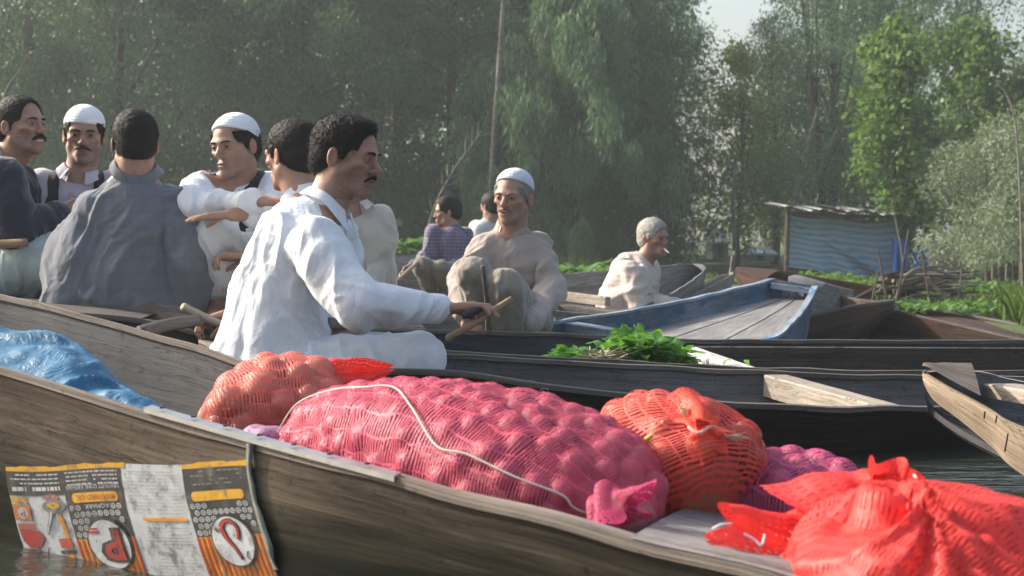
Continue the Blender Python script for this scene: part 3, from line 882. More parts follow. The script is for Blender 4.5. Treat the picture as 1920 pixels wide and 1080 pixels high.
def tree(loc, label, key, mat, h0, h1, rad, k, n, size, droop, seed, shape, spread, aspect, r0=.12, lean=(0, 0), rot=0., scale=1., bk=None, group=None, limbs=7, elong=None, name='tree', cat='tree'):
    me, c = crown_mesh(key, mat, h0, h1, rad, k, n, size, droop, seed, shape, spread, aspect, elong)
    x, y = loc; z = float(ground_z(np.array([x]), np.array([y]))[0])
    root = empty(name, (x, y, z), label, cat, group); root.rotation_euler[2] = rot; root.scale = (scale,) * 3
    mb = trunk_shape(h1 * .86, r0, lean, c, seed + int(x * 7) % 50, limbs)
    V = np.concatenate(mb.V); link('trunk', mesh_data('trunk', V, mb.F, [bk or bark], np.concatenate(mb.UV)), root)
    link('crown', me, root); return root
def bx(px, d): return float(pt(px, 500, d)[0])
if not ONLY:
    G_far = 'dark trees closing off the back of the lake'
    # the dark row, left to centre: (photo column, distance, kind, scale, rotation, label)
    K = {
     'dA': dict(key='dA', mat=L_dark, h0=.3, h1=9.5, rad=2.9, k=95, n=34000, size=.125, droop=.6, seed=3, shape='tall', spread=.62, aspect=2.6, r0=.20),
     'dB': dict(key='dB', mat=L_dark, h0=.2, h1=8.5, rad=3.1, k=85, n=34000, size=.120, droop=.9, seed=8, shape='willow', spread=.66, aspect=3.2, r0=.18),
     'dC': dict(key='dC', mat=L_dark, h0=.4, h1=10.5, rad=2.6, k=90, n=32000, size=.130, droop=.4, seed=14, shape='tall', spread=.55, aspect=2.2, r0=.20),
     'wi': dict(key='wi', mat=L_willow, h0=.1, h1=4.7, rad=1.75, k=95, n=42000, size=.15, droop=2.6, seed=21, shape='willow', spread=.36, aspect=6.0, r0=.10, elong=(.8, .8, 1.5)),
     'wd': dict(key='wd', mat=L_dark, h0=.0, h1=7.8, rad=1.9, k=120, n=36000, size=.105, droop=1.8, seed=31, shape='tall', spread=.55, aspect=4.0, r0=.14),
    }
    row = [
     (-260, 27.5, 'dA', 1.05, .3, 'hazy dark tree half cut off by the left edge above the navy coat'),
     (60, 30, 'dC', 1.0, 1.7, 'tall dark tree rising over the head of the man in the navy coat'),
     (230, 27, 'dB', .9, 2.2, 'broad dark tree behind the lavender and grey shirted men'),
     (420, 29, 'dA', 1.0, 4.0, 'tall tree with paler leaf clumps above the white capped man with folded arms'),
     (560, 26.8, 'dB', .92, .6, 'dark tree directly above the rower\'s head'),
     (740, 30, 'dC', 1.0, 3.1, 'dark tree between the rower and the thin bare trunk'),
     (850, 27.4, 'dA', .82, 5.2, 'mid green tree right behind the purple shirted man'),
     (1010, 31, 'dC', 1.08, .9, 'tall tree over the pale feathery willow'),
     (1176, 29.5, 'wd', 1.02, 2.0, 'dense dark green tree ending beside the bright gap in the sky'),
     (1180, 26.5, 'wd', .80, 4.3, 'dark tree filling in just right of the feathery willow'),
    ]
    for px, d, kk, s_, ro, lab in row:
        tree((bx(px, d), d), lab, scale=s_, rot=ro, group=G_far, **K[kk])
    tree((bx(1075, 23.8), 23.8), 'pale feathery willow drooping to the water behind the man in the skullcap', rot=.8, **K['wi'])
    tree((bx(960, 24.6), 24.6), 'small feathery willow sapling beside the thin bare trunk', rot=2.1, scale=.62, **K['wi'])
    # a second, farther mass that closes the gaps
    r = np.random.default_rng(5); c = np.stack([r.uniform(-19, 4.5, 420), r.uniform(36, 42, 420), r.uniform(.3, 8.5, 420)], 1)
    V, F, T = leaf_cloud(66000, c, 1.4, .30, .5, 77, aspect=2.2)
    tag(link('treeline', mesh_data('treeline', V, F, [L_dark], None, False, T)), 'mass of far trees closing the gaps', kind='stuff')
    # right: airy poplars and willows, sunlit from behind
    KR = {
     'po': dict(key='po', mat=L_mid, h0=.6, h1=5.0, rad=1.0, k=70, n=6500, size=.13, droop=.4, seed=41, shape='tall', spread=.42, aspect=1.3, r0=.07),
     'po2': dict(key='po2', mat=L_mid, h0=1.1, h1=5.4, rad=1.5, k=80, n=8000, size=.135, droop=.4, seed=47, shape='tall', spread=.5, aspect=1.25, r0=.08),
     'ai': dict(key='ai', mat=L_willow, h0=1.4, h1=8.0, rad=1.9, k=100, n=19000, size=.10, droop=.7, seed=52, shape='tall', spread=.55, aspect=3.2, r0=.11),
     'ye': dict(key='ye', mat=L_yel, h0=.5, h1=4.6, rad=1.2, k=70, n=9000, size=.10, droop=.5, seed=58, shape='tall', spread=.42, aspect=2.2, r0=.06),
     'si': dict(key='si', mat=L_silver, h0=.2, h1=2.9, rad=1.35, k=40, n=11000, size=.090, droop=.5, seed=66, shape='tall', spread=.42, aspect=3.6, r0=.05),
    }
    right = [
     (1250, 33, 'ai', .80, .4, (.0, 0), 'slim airy tree standing against the bright gap in the sky'),
     (1385, 27, 'ye', .92, 1.2, (.1, 0), 'yellow green tree with dark trunk left of the striped tarpaulin shed'),
     (1545, 25, 'ai', .80, 2.6, (.5, .3), 'leaning multi-stemmed tree at the left corner of the striped shed'),
     (1560, 29, 'ai', 1.10, 4.1, (.3, 0), 'grey green airy tree above the roof of the striped shed'),
     (1705, 31, 'ai', 1.05, 5.0, (.2, 0), 'tall dark airy tree rising between the two broad-leaved poplars'),
     (1672, 20.5, 'po', .74, .2, (.1, 0), 'bright green broad-leaved poplar in front of the striped shed'),
     (1815, 23.5, 'po2', .76, 1.9, (.2, 0), 'broad-leaved poplar with sky showing through near the right edge'),
     (1965, 27, 'ye', 1.05, 3.0, (-.2, 0), 'sunlit yellow green tree cut off by the upper right edge'),
     (1455, 32, 'ye', 1.05, 4.4, (0, 0), 'small yellow green tree seen under the leaning tree'),
     (1452, 30, 'ai', .66, 2.9, (.1, 0), 'slender grey green tree just right of the largest sky gap'),
     (1640, 36, 'ai', 1.25, 1.1, (.1, 0), 'tall hazy tree standing far behind the broad-leaved poplars'),
     (1800, 38, 'ai', 1.15, 3.3, (.1, 0), 'far hazy tree near the right edge behind the sky specked poplar'),
     (1590, 34, 'ye', 1.05, 5.4, (0, 0), 'pale yellow green tree in the distance over the shed'),
    ]
    for px, d, kk, s_, ro, ln, lab in right:
        tree((bx(px, d), d), lab, scale=s_, rot=ro, lean=ln, group='airy trees on the right bank', limbs=12, **KR[kk])
    for px, d, s_, ro, lab in ((1850, 17.8, .66, 0., 'silvery leaved bush right of the pile of cut branches'), (1940, 16.2, .74, 2., 'silvery leaved bush cut off by the right edge'), (1790, 20.5, .60, 4., 'silvery bush behind the stacked stakes')):
        tree((bx(px, d), d), lab, scale=s_, rot=ro, group='silvery bushes', name='bush', cat='bush', **KR['si'])
    r = np.random.default_rng(6); c = np.stack([r.uniform(7.0, 28, 110), r.uniform(44, 52, 110), r.uniform(.3, 4.6, 110)], 1)
    V, F, T = leaf_cloud(8000, c, 1.3, .22, .5, 78, aspect=2.0)
    tag(link('treeline', mesh_data('treeline', V, F, [L_yel], None, False, T)), 'bright hazy trees far beyond the shed', kind='stuff')
    # bare trunks and branches
    def bare(P, r0, r1, label, twigs=0, seed=1, name='bare_tree', cat='tree trunk', mat=None):
        P = catmull(P, 16); mb = MB(); mb.tube(P, np.linspace(r0, r1, 16), 7)
        o = empty(name, P[0], label, cat); mb.build('trunk', mat or bark_l, o)
        r = np.random.default_rng(seed); tb = MB()
        for i in range(twigs):
            k = r.integers(5, 15); a = P[k]; v = unit(P[min(k + 1, 15)] - P[k - 1]); s_ = unit(np.cross(v, (0, 1, 0))) * (1 if i % 2 else -1)
            L_ = r.uniform(.12, .40) * (P[-1] - P[0])[2] * .4
            tb.tube(catmull([a, a + (v * .5 + s_ * .5) * L_ * .5, a + (v * .9 + s_ * .6 + (0, r.normal(0, .3), 0)) * L_], 5), np.linspace(r1 * 1.2, r1 * .4, 5), 4)
        if twigs: tag(tb.build('twigs', mat or bark_l, o), kind='stuff')
        return o
    bare([pt(912, 500, 23.2), pt(925, 280, 23.2), pt(935, 130, 23.3), pt(948, -60, 23.4)], .055, .035, 'thin pale bare trunk standing in front of the dark trees')
    bare([pt(795, 470, 17), pt(812, 395, 17), pt(850, 320, 17.2), pt(905, 245, 17.4)], .016, .006, 'thin bare branch leaning to the right over the purple shirted man', 22, 3, 'bare_branch', 'branch')
    bare([pt(0, 240, 13), pt(10, 175, 13), pt(38, 130, 13.1), pt(56, 98, 13.2)], .014, .004, 'forked bare branch at the left edge above the navy coated man', 9, 5, 'bare_branch', 'branch')
    for i, (a, b, c_, d_, lab) in enumerate([((1470, 500), (1500, 330), (1535, 200), 24, 'left stem of the leaning clump at the shed corner'), ((1480, 490), (1528, 340), (1572, 240), 24.3, 'pale right stem of the leaning clump at the shed corner'),
        ((1378, 470), (1374, 380), (1380, 300), 25.5, 'dark trunk rising left of the shed, beside the small white house'), ((1868, 150), (1905, 240), (1918, 560), 15.0, 'thin pale stem bending over at the right edge'),
        ((1700, 560), (1690, 470), (1672, 380), 18.2, 'thin pale stem in front of the blue cloth')]):
        if i == 3: a, c_ = c_, a
        bare([pt(*a, d_), pt(*b, d_), pt(*c_, d_)], .05 if i < 3 else .015, .03 if i < 3 else .008, lab)
    # grass, weeds, garden leaves
    def blades(n, xr, fy, h, mat, seed, label, wid=.012, name='grass'):
        r = np.random.default_rng(seed); x = r.uniform(*xr, n); y = shore_y(x) + fy[0] + (fy[1] - fy[0]) * r.random(n) ** 1.3
        keep = vnoise(np.stack([x * .9, y * .9, x * 0], 1), seed) > -.45; x, y = x[keep], y[keep]; n = len(x)
        z = ground_z(x, y) - .02; hh = h * r.uniform(.4, 1.3, n) * (1 + .6 * vnoise(np.stack([x * .7, y * .7, x * 0], 1), seed + 2))
        a = r.uniform(0, 2 * math.pi, n); b = np.stack([x, y, z], 1); s_ = np.stack([np.cos(a), np.sin(a), 0 * a], 1) * (wid * r.uniform(.6, 1.6, n))[:, None]
        le = r.normal(0, .25, (n, 2)) * hh[:, None]
        m = b + np.stack([le[:, 0] * .35, le[:, 1] * .35, hh * .6], 1); t = b + np.stack([le[:, 0], le[:, 1], hh * .95], 1)
        V = np.stack([b - s_, b + s_, m + s_ * .8, t, m - s_ * .8], 1).reshape(-1, 3); F = np.arange(5 * n).reshape(-1, 5)
        tt = r.random(n); tag(link(name, mesh_data(name, V, F, [mat], None, False, np.repeat(np.stack([tt] * 3, 1), 5, 0))), label, kind='stuff')
    blades(26000, (2.0, 11), (0, 9), .10, L_grass, 3, 'rough green grass on the right bank'); blades(5000, (3.5, 8), (0.1, 1.1), .24, L_grass, 33, 'taller grass at the right water edge')
    blades(12000, (-13, 1.3), (-.1, 5), .34, L_grass, 4, 'weeds along the foot of the dark trees', .016)
    def broad_leaf(L_, W_, bend, fold=.25, n=5):
        V = []; F = []
        for i in range(n + 1):
            t = i / n; w = W_ * math.sin(math.pi * min(1, t * .92 + .06)) ** .7 * (1 - .25 * t)
            y = L_ * t; z = -bend * L_ * t * t
            V += [(-w / 2, y, z + fold * w * .5), (0, y, z), (w / 2, y, z + fold * w * .5)]
        for i in range(n):
            a = i * 3; F += [(a, a + 1, a + 4, a + 3), (a + 1, a + 2, a + 5, a + 4)]
        return np.array(V), F
    def leafy_bed(box_, n, size, mat, seed, label, name='leafy_plants', up=.7):
        (x0, x1), (y0, y1), (z0, z1) = box_; r = np.random.default_rng(seed); V = []; F = []; T = []; k = 0
        for i in range(n):
            L_ = size * r.uniform(.6, 1.3); v, f = broad_leaf(L_, L_ * r.uniform(.6, .85), r.uniform(.1, .6))
            el = R(r.uniform(5, 80)) * up; a = r.uniform(0, 2 * math.pi)
            M3 = Matrix.Rotation(a, 3, 'Z') @ Matrix.Rotation(el, 3, 'X')
            v = v @ np.array(M3).T + (r.uniform(x0, x1), r.uniform(y0, y1), r.uniform(z0, z1))
            V.append(v); F += [tuple(j + k for j in q) for q in f]; k += len(v); T += [r.random()] * len(v)
        T = np.array(T); return tag(link(name, mesh_data(name, np.concatenate(V), F, [mat], None, True, np.stack([T] * 3, 1))), label, kind='stuff')
    def bed_at(px0, px1, py, d, dd, hz, n, size, seed, lab):
        a = pt(px0, py, d); b = pt(px1, py, d); return leafy_bed(((a[0], b[0]), (d, d + dd), (a[2], a[2] + hz)), n, size, L_plant, seed, lab)
    bed_at(735, 800, 476, 15, .8, .14, 110, .15, 11, 'big green leaves growing behind the purple shirted man')
    bed_at(1045, 1150, 517, 13.5, .8, .05, 100, .13, 12, 'light green leaves between the skullcapped man and the smoker')
    bed_at(1560, 1900, 548, 13.8, 1.6, .06, 500, .09, 13, 'low green plants below the stack of branches')
    bed_at(1690, 1930, 590, 10.0, .9, .05, 300, .075, 14, 'low green plants at the right water edge')
    bed_at(1440, 1640, 535, 17.5, 1.5, .10, 320, .11, 15, 'low green plants in front of the striped shed')
    # ---------------- the striped shed
    d = 20.0
    def tarp_mat():
        m, N, L, b = newmat('striped_tarpaulin'); nt = m.node_tree; uv = coord(nt, 'UV')
        sep = N.new('ShaderNodeSeparateXYZ'); L.new(uv, sep.inputs[0])
        n = tex_noise(nt, mapping(nt, uv, (3, 3, 3)), 2, 3, .5)
        v = math_n(nt, 'ADD', math_n(nt, 'MULTIPLY', sep.outputs[1], 8.6), math_n(nt, 'MULTIPLY', n, .35))
        fr = math_n(nt, 'FRACT', v)
        c = ramp(nt, fr, [(.0, (.04, .22, .46)), (.25, (.09, .33, .55)), (.45, (.40, .36, .33)), (.60, (.50, .40, .34)), (.72, (.16, .32, .46)), (.95, (.04, .23, .48))])
        n2 = tex_noise(nt, mapping(nt, uv, (2, 30, 5)), 3, 4, .6); c = mixc(nt, math_n(nt, 'MULTIPLY', n2, .35), c, (.25, .28, .30))
        L.new(c, b.inputs['Base Color']); b.inputs['Roughness'].default_value = .5
        return m
    shed = empty('shed', pt(1580, 525, d), 'low shed walled with a blue and beige striped tarpaulin under a tin roof', 'shed')
    nu, nv = 70, 40; A = pt(1478, 402, d); B = pt(1690, 415, d + .3); C_ = pt(1696, 528, d + .25); D_ = pt(1472, 500, d - .05)
    VV = []; UVv = []
    for i in range(nu):
        for j in range(nv):
            u, v = i / (nu - 1), j / (nv - 1)
            p = (A * (1 - u) + B * u) * (1 - v) + (D_ * (1 - u) + C_ * u) * v
            q = u * .75 + (1 - v) * .9
            dz = .03 * math.sin(u * 24 + 2 * math.sin(v * 3)) * v + .06 * max(0, 1 - abs((v - .15) - u * .9) * 7) - .04 * max(0, 1 - abs((v - .05) - u * 1.3) * 9)
            sag = .05 * math.sin(u * math.pi) * (1 - v)
            VV.append(p + (0, -dz, -sag - .02 * math.sin(u * 11) * (1 - v))); UVv.append((u * 1.7 + .05 * math.sin(9 * v), 1 - v + .14 * dz / .06 * .3 - .10 * (1 - u) * v))
    link('tarpaulin', mesh_data('tarpaulin', np.array(VV) - world_of(shed), grid_faces(nu, nv), [tarp_mat()], np.array(UVv)), shed)
    tin = plain('weathered_tin', (.20, .20, .20), .55, .4, .5, .35, 6)
    for i, (x0, y0, x1, y1) in enumerate(((1462, 385, 1600, 398), (1560, 388, 1700, 402))):
        a = pt(x0, y0, d - .25 + i * .03); b = pt(x1, y1, d - .2 + i * .03); nn = 60; VV = []
        for k in range(nn):
            t = k / (nn - 1); p = a * (1 - t) + b * t; z = .008 * math.sin(k * 1.6)
            for yy, zz in ((-.12, -.02), (1.25, .07)):
                VV.append(p + (0, yy + .05 * math.sin(k * .7 + i), z + zz + .02 * math.sin(k * .23 + i * 2)))
        VV2 = [v + (0, 0, -.006) for v in VV]; F = grid_faces(nn, 2); o_ = len(VV)
        F = F + [tuple(q + o_ for q in f[::-1]) for f in F] + [(k * 2, k * 2 + 2, o_ + k * 2 + 2, o_ + k * 2) for k in range(nn - 1)]
        link('roof_sheet', mesh_data('roof_sheet', np.array(VV + VV2) - world_of(shed), F, [tin]), shed)
    for x, y0, y1, dd in ((1474, 392, 510, -.06), (1586, 397, 520, .4), (1697, 404, 520, .5), (1474, 390, 500, 1.7), (1700, 402, 520, 1.8)):
        mb = MB(); mb.tube([pt(x, y1 + 8, d + dd), pt(x + 2, (y0 + y1) / 2, d + dd), pt(x + 4, y0, d + dd)], .035, 8); mb.build('post', bark, shed)
    mb = MB(); mb.tube([pt(1474, 399, d - .08), pt(1590, 404, d), pt(1700, 408, d + .2)], .022, 7); mb.build('beam', bark, shed)
    for nme, quad in (('back_wall', ((1474, 400, 1.7), (1700, 408, 1.8), (1700, 520, 1.8), (1474, 505, 1.7))), ('side_wall', ((1474, 398, 0.02), (1474, 398, 1.68), (1474, 505, 1.68), (1474, 505, .02)))):
        P4 = [pt(a, b, d + c) for a, b, c in quad]; P4 += [p + (.02, .02, 0) for p in P4]
        mb = MB(); mb.add(P4, [(0, 1, 2, 3), (7, 6, 5, 4), (0, 4, 5, 1), (1, 5, 6, 2), (2, 6, 7, 3), (3, 7, 4, 0)]); mb.build(nme, bark, shed)
    # blue cloth, distant houses, boards
    def hanging(px0, px1, py0, py1, d_, mat, label, name='cloth', cat='cloth', amp=.04):
        VV = []; nu, nv = 26, 14
        for lay in (0, 1):
            for i in range(nu):
                for j in range(nv):
                    u, v = i / (nu - 1), j / (nv - 1); p = pt(px0 + (px1 - px0) * u, py0 + (py1 - py0) * v, d_)
                    VV.append(p + (0, amp * math.sin(u * 17 + v * 2) * (.3 + v) + .004 * lay, amp * .4 * math.sin(u * 8)))
        F = grid_faces(nu, nv); o_ = nu * nv; F = F + [tuple(q + o_ for q in f[::-1]) for f in F]
        V_ = np.array(VV); b = V_.mean(0); return tag(link(name, mesh_data(name, V_ - b, F, [mat]), None, b), label, cat)
    blue = plain('deep_blue_cloth', (.025, .11, .38), .7, 0, .3, .2, 8)
    hanging(1674, 1702, 448, 512, 19.6, blue, 'deep blue cloth hanging at the right end of the striped tarpaulin')
    hanging(1712, 1768, 464, 502, 19.9, blue, 'faded blue cloth hanging behind the branches, right of the pale stem', amp=.03)
    white_m = plain('whitewashed_wall', (.62, .66, .70), .8, 0, .3, .1, 3); roofm = plain('grey_roof_sheet', (.30, .34, .38), .6, .2, .5, .2, 3)
    for (x0, x1, y0, y1, dd, lab) in ((1336, 1366, 428, 486, 33, 'small distant house with pale roof seen between the trunks'), (1402, 1452, 462, 490, 28, 'low pale hut roof just left of the striped shed')):
        a, b = pt(x0, y1, dd), pt(x1, y0, dd); W_ = b[0] - a[0]; H_ = b[2] - a[2]; root = empty('house', a, lab, 'house')
        mb = MB(); mb.box((a[0] + W_ / 2, dd + .6, a[2] + H_ * .28), (W_, 1.2, H_ * .56)); mb.build('wall', roofm, root)
        mb = MB(); z1 = a[2] + H_ * .56; yf = dd - .08
        mb.add([(a[0] - .05, yf, z1), (b[0] + .05, yf, z1), (b[0] - .02, dd + .6, b[2]), (a[0] + .05, dd + .6, b[2]), (a[0] - .05, dd + 1.3, z1), (b[0] + .05, dd + 1.3, z1),
                (a[0] - .05, yf, z1 - .04), (b[0] + .05, yf, z1 - .04), (a[0] - .05, dd + 1.3, z1 - .04), (b[0] + .05, dd + 1.3, z1 - .04)],
               [(0, 1, 2, 3), (3, 2, 5, 4), (6, 7, 1, 0), (8, 4, 5, 9), (6, 8, 9, 7), (0, 3, 4, 8, 6), (1, 7, 9, 5, 2)]); mb.build('roof', white_m, root)
        mb = MB(); mb.box((a[0] + W_ * .5, dd - .01, a[2] + H_ * .25), (W_ * .25, .04, H_ * .4)); mb.build('door', bark, root)
    wallb = empty('plank_wall', pt(1770, 515, 19.2), 'weathered plank hut wall half hidden by the silvery bush', 'hut')
    for i in range(9):
        y0 = 455 + i * 8
        mb = MB(); p = pt(1785, y0, 19.2); mb.box(p, (.62, .03, .052), bev=.004)
        o = mb.build('plank', bark_l, wallb)
    for i in range(7):
        mb = MB(); p = pt(1852 + i * 13, 505, 18.6 + .05 * (i % 2)); mb.box(p, (.075, .025, .95 - .1 * (i % 3)), bev=.004); mb.build('plank', bark_l if i % 2 else bark, wallb)
    # pile of cut branches held by stakes
    pile = empty('branch_pile', pt(1740, 575, 11.7), 'stack of long bent cut branches held between upright stakes on the right bank', 'woodpile')
    r = np.random.default_rng(9)
    for i in range(64):
        y = 577 - 62 * (i / 64) ; x0 = r.uniform(1640, 1690); x1 = r.uniform(1770, 1845); dd = 11.5 + r.uniform(0, .45)
        a, b = pt(x0, y + r.uniform(-3, 8), dd), pt(x1, y + r.uniform(-12, 5), dd + r.uniform(-.2, .2)); m = (a + b) / 2 + (0, 0, r.normal(0, .025))
        mb = MB(); q = (a * .7 + b * .3) + (0, 0, r.normal(0, .02)); mb.tube(catmull([a, q, m, b], 8), r.uniform(.008, .015) * np.linspace(1.2, .6, 8), 5)
        mb.build('branch', (bark_l, bark)[int(r.random() < .35)], pile)
    for P_ in (((1680, 560), (1705, 510), (1770, 498)), ((1740, 520), (1770, 555), (1800, 575)), ((1690, 520), (1745, 505), (1790, 520))):
        mb = MB(); mb.tube(catmull([pt(x, y, 11.35) for x, y in P_], 8), .013, 6); mb.build('branch', bark_l, pile)
    for x, y0, y1, lean in ((1692, 430, 580, 12), (1738, 470, 590, -10), (1800, 500, 580, 4), (1640, 510, 570, 6), (1655, 470, 565, -8)):
        mb = MB(); mb.tube([pt(x - lean, y1, 11.2), pt(x + lean, y0, 11.3)], [.012, .008], 6); mb.build('stake', bark, pile)
    for x0, x1, y0, y1, lab in ((1706, 1716, 592, 562, 'short pale stake leaning at the water edge below the branch stack'), (1368, 1374, 512, 480, 'short post standing at the tip of the red brown boat')):
        mb = MB(); dd = 11.3 if x0 > 1500 else 12.4; mb.tube([pt(x0, y0 + 15, dd), pt(x1, y1, dd)], [.018, .016], 7)
        tag(mb.build('stake', bark_l), lab, 'stake')
    mb = MB(); mb.box(pt(741, 420, 16), (.16, .12, .05), bev=.01); mb.box(pt(741, 414, 16), (.13, .10, .03), bev=.008)
    mb.tube([pt(741, 424, 16), pt(742, 480, 16)], .02, 6); tag(mb.build('perch', bark_l), 'small flat board on a post left of the purple shirted man', 'post')
# ------------------------------------------------------------------ boats
def resample(P, n):
    P = catmull(P, 200); L = np.concatenate(([0], np.cumsum(np.linalg.norm(np.diff(P, axis=0), axis=1))))
    t = np.linspace(0, L[-1], n); return np.stack([np.interp(t, L, P[:, k]) for k in range(3)], 1), t
BOATS = []
def boat(label, near, far, out_m, in_m=None, rail_m=None, floor_m=None, zf=(.05, .05), flare=.10, th=.022, planks=3, deck=None, deck1=None, transom=(True, True),
         bot=None, zb=-.14, group='wooden boats on the lake', n=36, deck_m=None, rail=True, zpow=2.0, name='boat', rake=(0, 0)):
    G0, u0 = resample([pt(*p) for p in near], n); G1, u1 = resample([pt(*p) for p in far], n)
    root = empty(name, (G0.mean(0) + G1.mean(0)) / 2 * (1, 1, 0), label, 'boat', group)
    in_m = in_m or out_m; rail_m = rail_m or out_m; floor_m = floor_m or in_m
    ts = np.linspace(0, 1, n); zfl = zf[0] + (zf[1] - zf[0]) * ts ** zpow
    acr = G1 - G0; acr[:, 2] = 0; wid = np.linalg.norm(acr, axis=1, keepdims=True); acr = acr / np.maximum(wid, 1e-6)
    fl = np.minimum(flare, wid[:, 0] * .22)
    zbr = np.full(n, zb); gz = (G0[:, 2] + G1[:, 2]) / 2
    for q, rk in ((ts, rake[0]), (1 - ts, rake[1])):
        if rk > 0: s_ = np.clip(1 - q / rk, 0, 1) ** 1.3; zbr = np.maximum(zbr, zb + (gz - .06 - zb) * s_)
    if bot is None: zfl = np.minimum(np.maximum(zfl, zbr + .035), gz - .012)
    info = dict(G=(G0, G1), acr=acr, fl=fl, u=u0, root=root, zfl=zfl, ts=ts)
    sides = []
    for k, (G, u, sg) in enumerate(((G0, u0, 1), (G1, u1, -1))):
        a = acr * sg
        if bot is not None: B = resample([pt(*p) for p in bot[k]], n)[0]
        else: B = G + a * fl[:, None]; B[:, 2] = np.minimum(zbr, G[:, 2] - .03)
        w_g = .004 * vnoise(np.stack([u * 6, u * 0 + k * 7, u * 0], 1), 3)
        G = G + np.stack([0 * u, 0 * u, w_g], 1)
        mid = (G + B) / 2 - a * .015
        gi = G + a * th; tt = np.clip((G[:, 2] - (zfl - .03)) / (G[:, 2] - B[:, 2] + 1e-6), 0, 1)[:, None]
        bi = G * (1 - tt) + B * tt + a * th; mi = (gi + bi) / 2 - a * .012
        rings = [G, G * .75 + mid * .25, mid, mid * .5 + B * .5, B, bi, mi, gi]
        V = np.stack(rings, 1).reshape(-1, 3); m = len(rings)
        hgt = [0]
        for q in range(1, m): hgt.append(hgt[-1] + float(np.mean(np.linalg.norm(rings[q] - rings[q - 1], axis=1))))
        UV = np.stack([np.repeat(u, m), np.tile(hgt, n) + k * 3.3], 1)
        F = grid_faces(n, m, True) + [tuple(range(m)), tuple((n - 1) * m + q for q in range(m))[::-1]]
        if sg < 0: F = [f[::-1] for f in F]
        FM = [1 if (len(f) == 4 and min(q % m for q in f if True) >= 5) else 0 for f in F]
        o = link('side_board', mesh_data('side_board', V - world_of(root), F, [out_m, in_m], UV, False, None, FM), root)
        sides.append((G, B, gi, bi))
        if rail:
            top = [G - a * .006 + (0, 0, .003), G + a * (th + .010) + (0, 0, .003), G + a * (th + .010) + (0, 0, .017), G - a * .006 + (0, 0, .017)]
            V = np.stack(top, 1).reshape(-1, 3)
            UV = np.stack([np.repeat(u, 4), np.tile([0, .03, .05, .08], n) + k], 1)
            F = grid_faces(n, 4, True) + [(0, 1, 2, 3), tuple((n - 1) * 4 + q for q in (3, 2, 1, 0))]
            if sg < 0: F = [f[::-1] for f in F]
            link('gunwale', mesh_data('gunwale', V - world_of(root), F, [rail_m], UV, False), root)
    info['sides'] = sides
    A, B = sides[0][3] + acr * .001, sides[1][3] - acr * .001
    A = A.copy(); B = B.copy(); A[:, 2] = zfl; B[:, 2] = zfl
    for p in range(planks):
        f0, f1 = p / planks, (p + 1) / planks; g = .004
        P0 = A * (1 - f0) + B * f0 + acr * g; P1 = A * (1 - f1) + B * f1 - acr * g
        dz = .003 * ((p * 7) % 3 - 1)
        V = np.stack([P0 + (0, 0, dz), P1 + (0, 0, dz), P1 + (0, 0, dz - .016), P0 + (0, 0, dz - .016)], 1).reshape(-1, 3)
        w = float(np.mean(np.linalg.norm(P1 - P0, axis=1))); UV = np.stack([np.repeat(u0, 4) + p * 1.7, np.tile([0, w, w + .02, w * 2], n) + p * .9], 1)
        F = grid_faces(n, 4, True) + [(0, 1, 2, 3), tuple((n - 1) * 4 + q for q in (3, 2, 1, 0))]; F = [f[::-1] for f in F]
        link('floor_plank', mesh_data('floor_plank', V - world_of(root), F, [floor_m], UV, False), root)
    lo = np.stack([A + (0, 0, -.024), B + (0, 0, -.024)], 1).reshape(-1, 3)
    link('bottom_board', mesh_data('bottom_board', lo - world_of(root), grid_faces(n, 2), [in_m], np.stack([np.repeat(u0, 2), np.tile([0, .8], n)], 1), False), root)
    for e, on in ((0, transom[0]), (n - 1, transom[1])):
        if not on: continue
        j = e + (1 if e == 0 else -1); v = unit(G0[j] - G0[e]) * .022
        q = [sides[0][0][e], sides[1][0][e], sides[1][1][e], sides[0][1][e]]; q = [p - v * .1 for p in q]; q[0] = q[0] + (0, 0, .004); q[1] = q[1] + (0, 0, .004)
        V = np.array(q + [p + v for p in q]); F = [(0, 1, 2, 3), (7, 6, 5, 4), (0, 4, 5, 1), (1, 5, 6, 2), (2, 6, 7, 3), (3, 7, 4, 0)]
        w = np.linalg.norm(q[1] - q[0]); UV = [(0, 0), (w, 0), (w, .3), (0, .3)] * 2
        link('end_board', mesh_data('end_board', V - world_of(root), F, [in_m], UV, False), root)
    for dk, i0, i1 in (('a', 0, deck), ('b', deck1, 1.0)):
        if i0 is None or i1 is None: continue
        a, b = int(round(i0 * (n - 1))), int(round(i1 * (n - 1))); m = b - a + 1; rows = []
        cs = 7
        for i in range(a, b + 1):
            for j in range(cs):
                f = j / (cs - 1); p = sides[0][0][i] * (1 - f) + sides[1][0][i] * f; rows.append(p + (0, 0, .019 + .006 * math.sin(math.pi * f)))
        V = np.array(rows); V2 = V - (0, 0, .028); F = grid_faces(m, cs); o_ = len(V)
        F = [f[::-1] for f in F] + [tuple(q + o_ for q in f) for f in F]
        for i in range(m - 1):
            F.append((i * cs, (i + 1) * cs, o_ + (i + 1) * cs, o_ + i * cs)); F.append((i * cs + cs - 1, o_ + i * cs + cs - 1, o_ + (i + 1) * cs + cs - 1, (i + 1) * cs + cs - 1))
        for j in range(cs - 1):
            F.append((j, o_ + j, o_ + j + 1, j + 1)); k = (m - 1) * cs; F.append((k + j, k + j + 1, o_ + k + j + 1, o_ + k + j))
        UV = np.tile(np.stack([np.repeat(u0[a:b + 1], cs), np.tile(np.linspace(0, float(wid[a:b + 1].mean()), cs), m)], 1), (2, 1))
        link('deck_board', mesh_data('deck_board', V - world_of(root), F, [deck_m or rail_m], UV, False), root)
    BOATS.append(info); return info
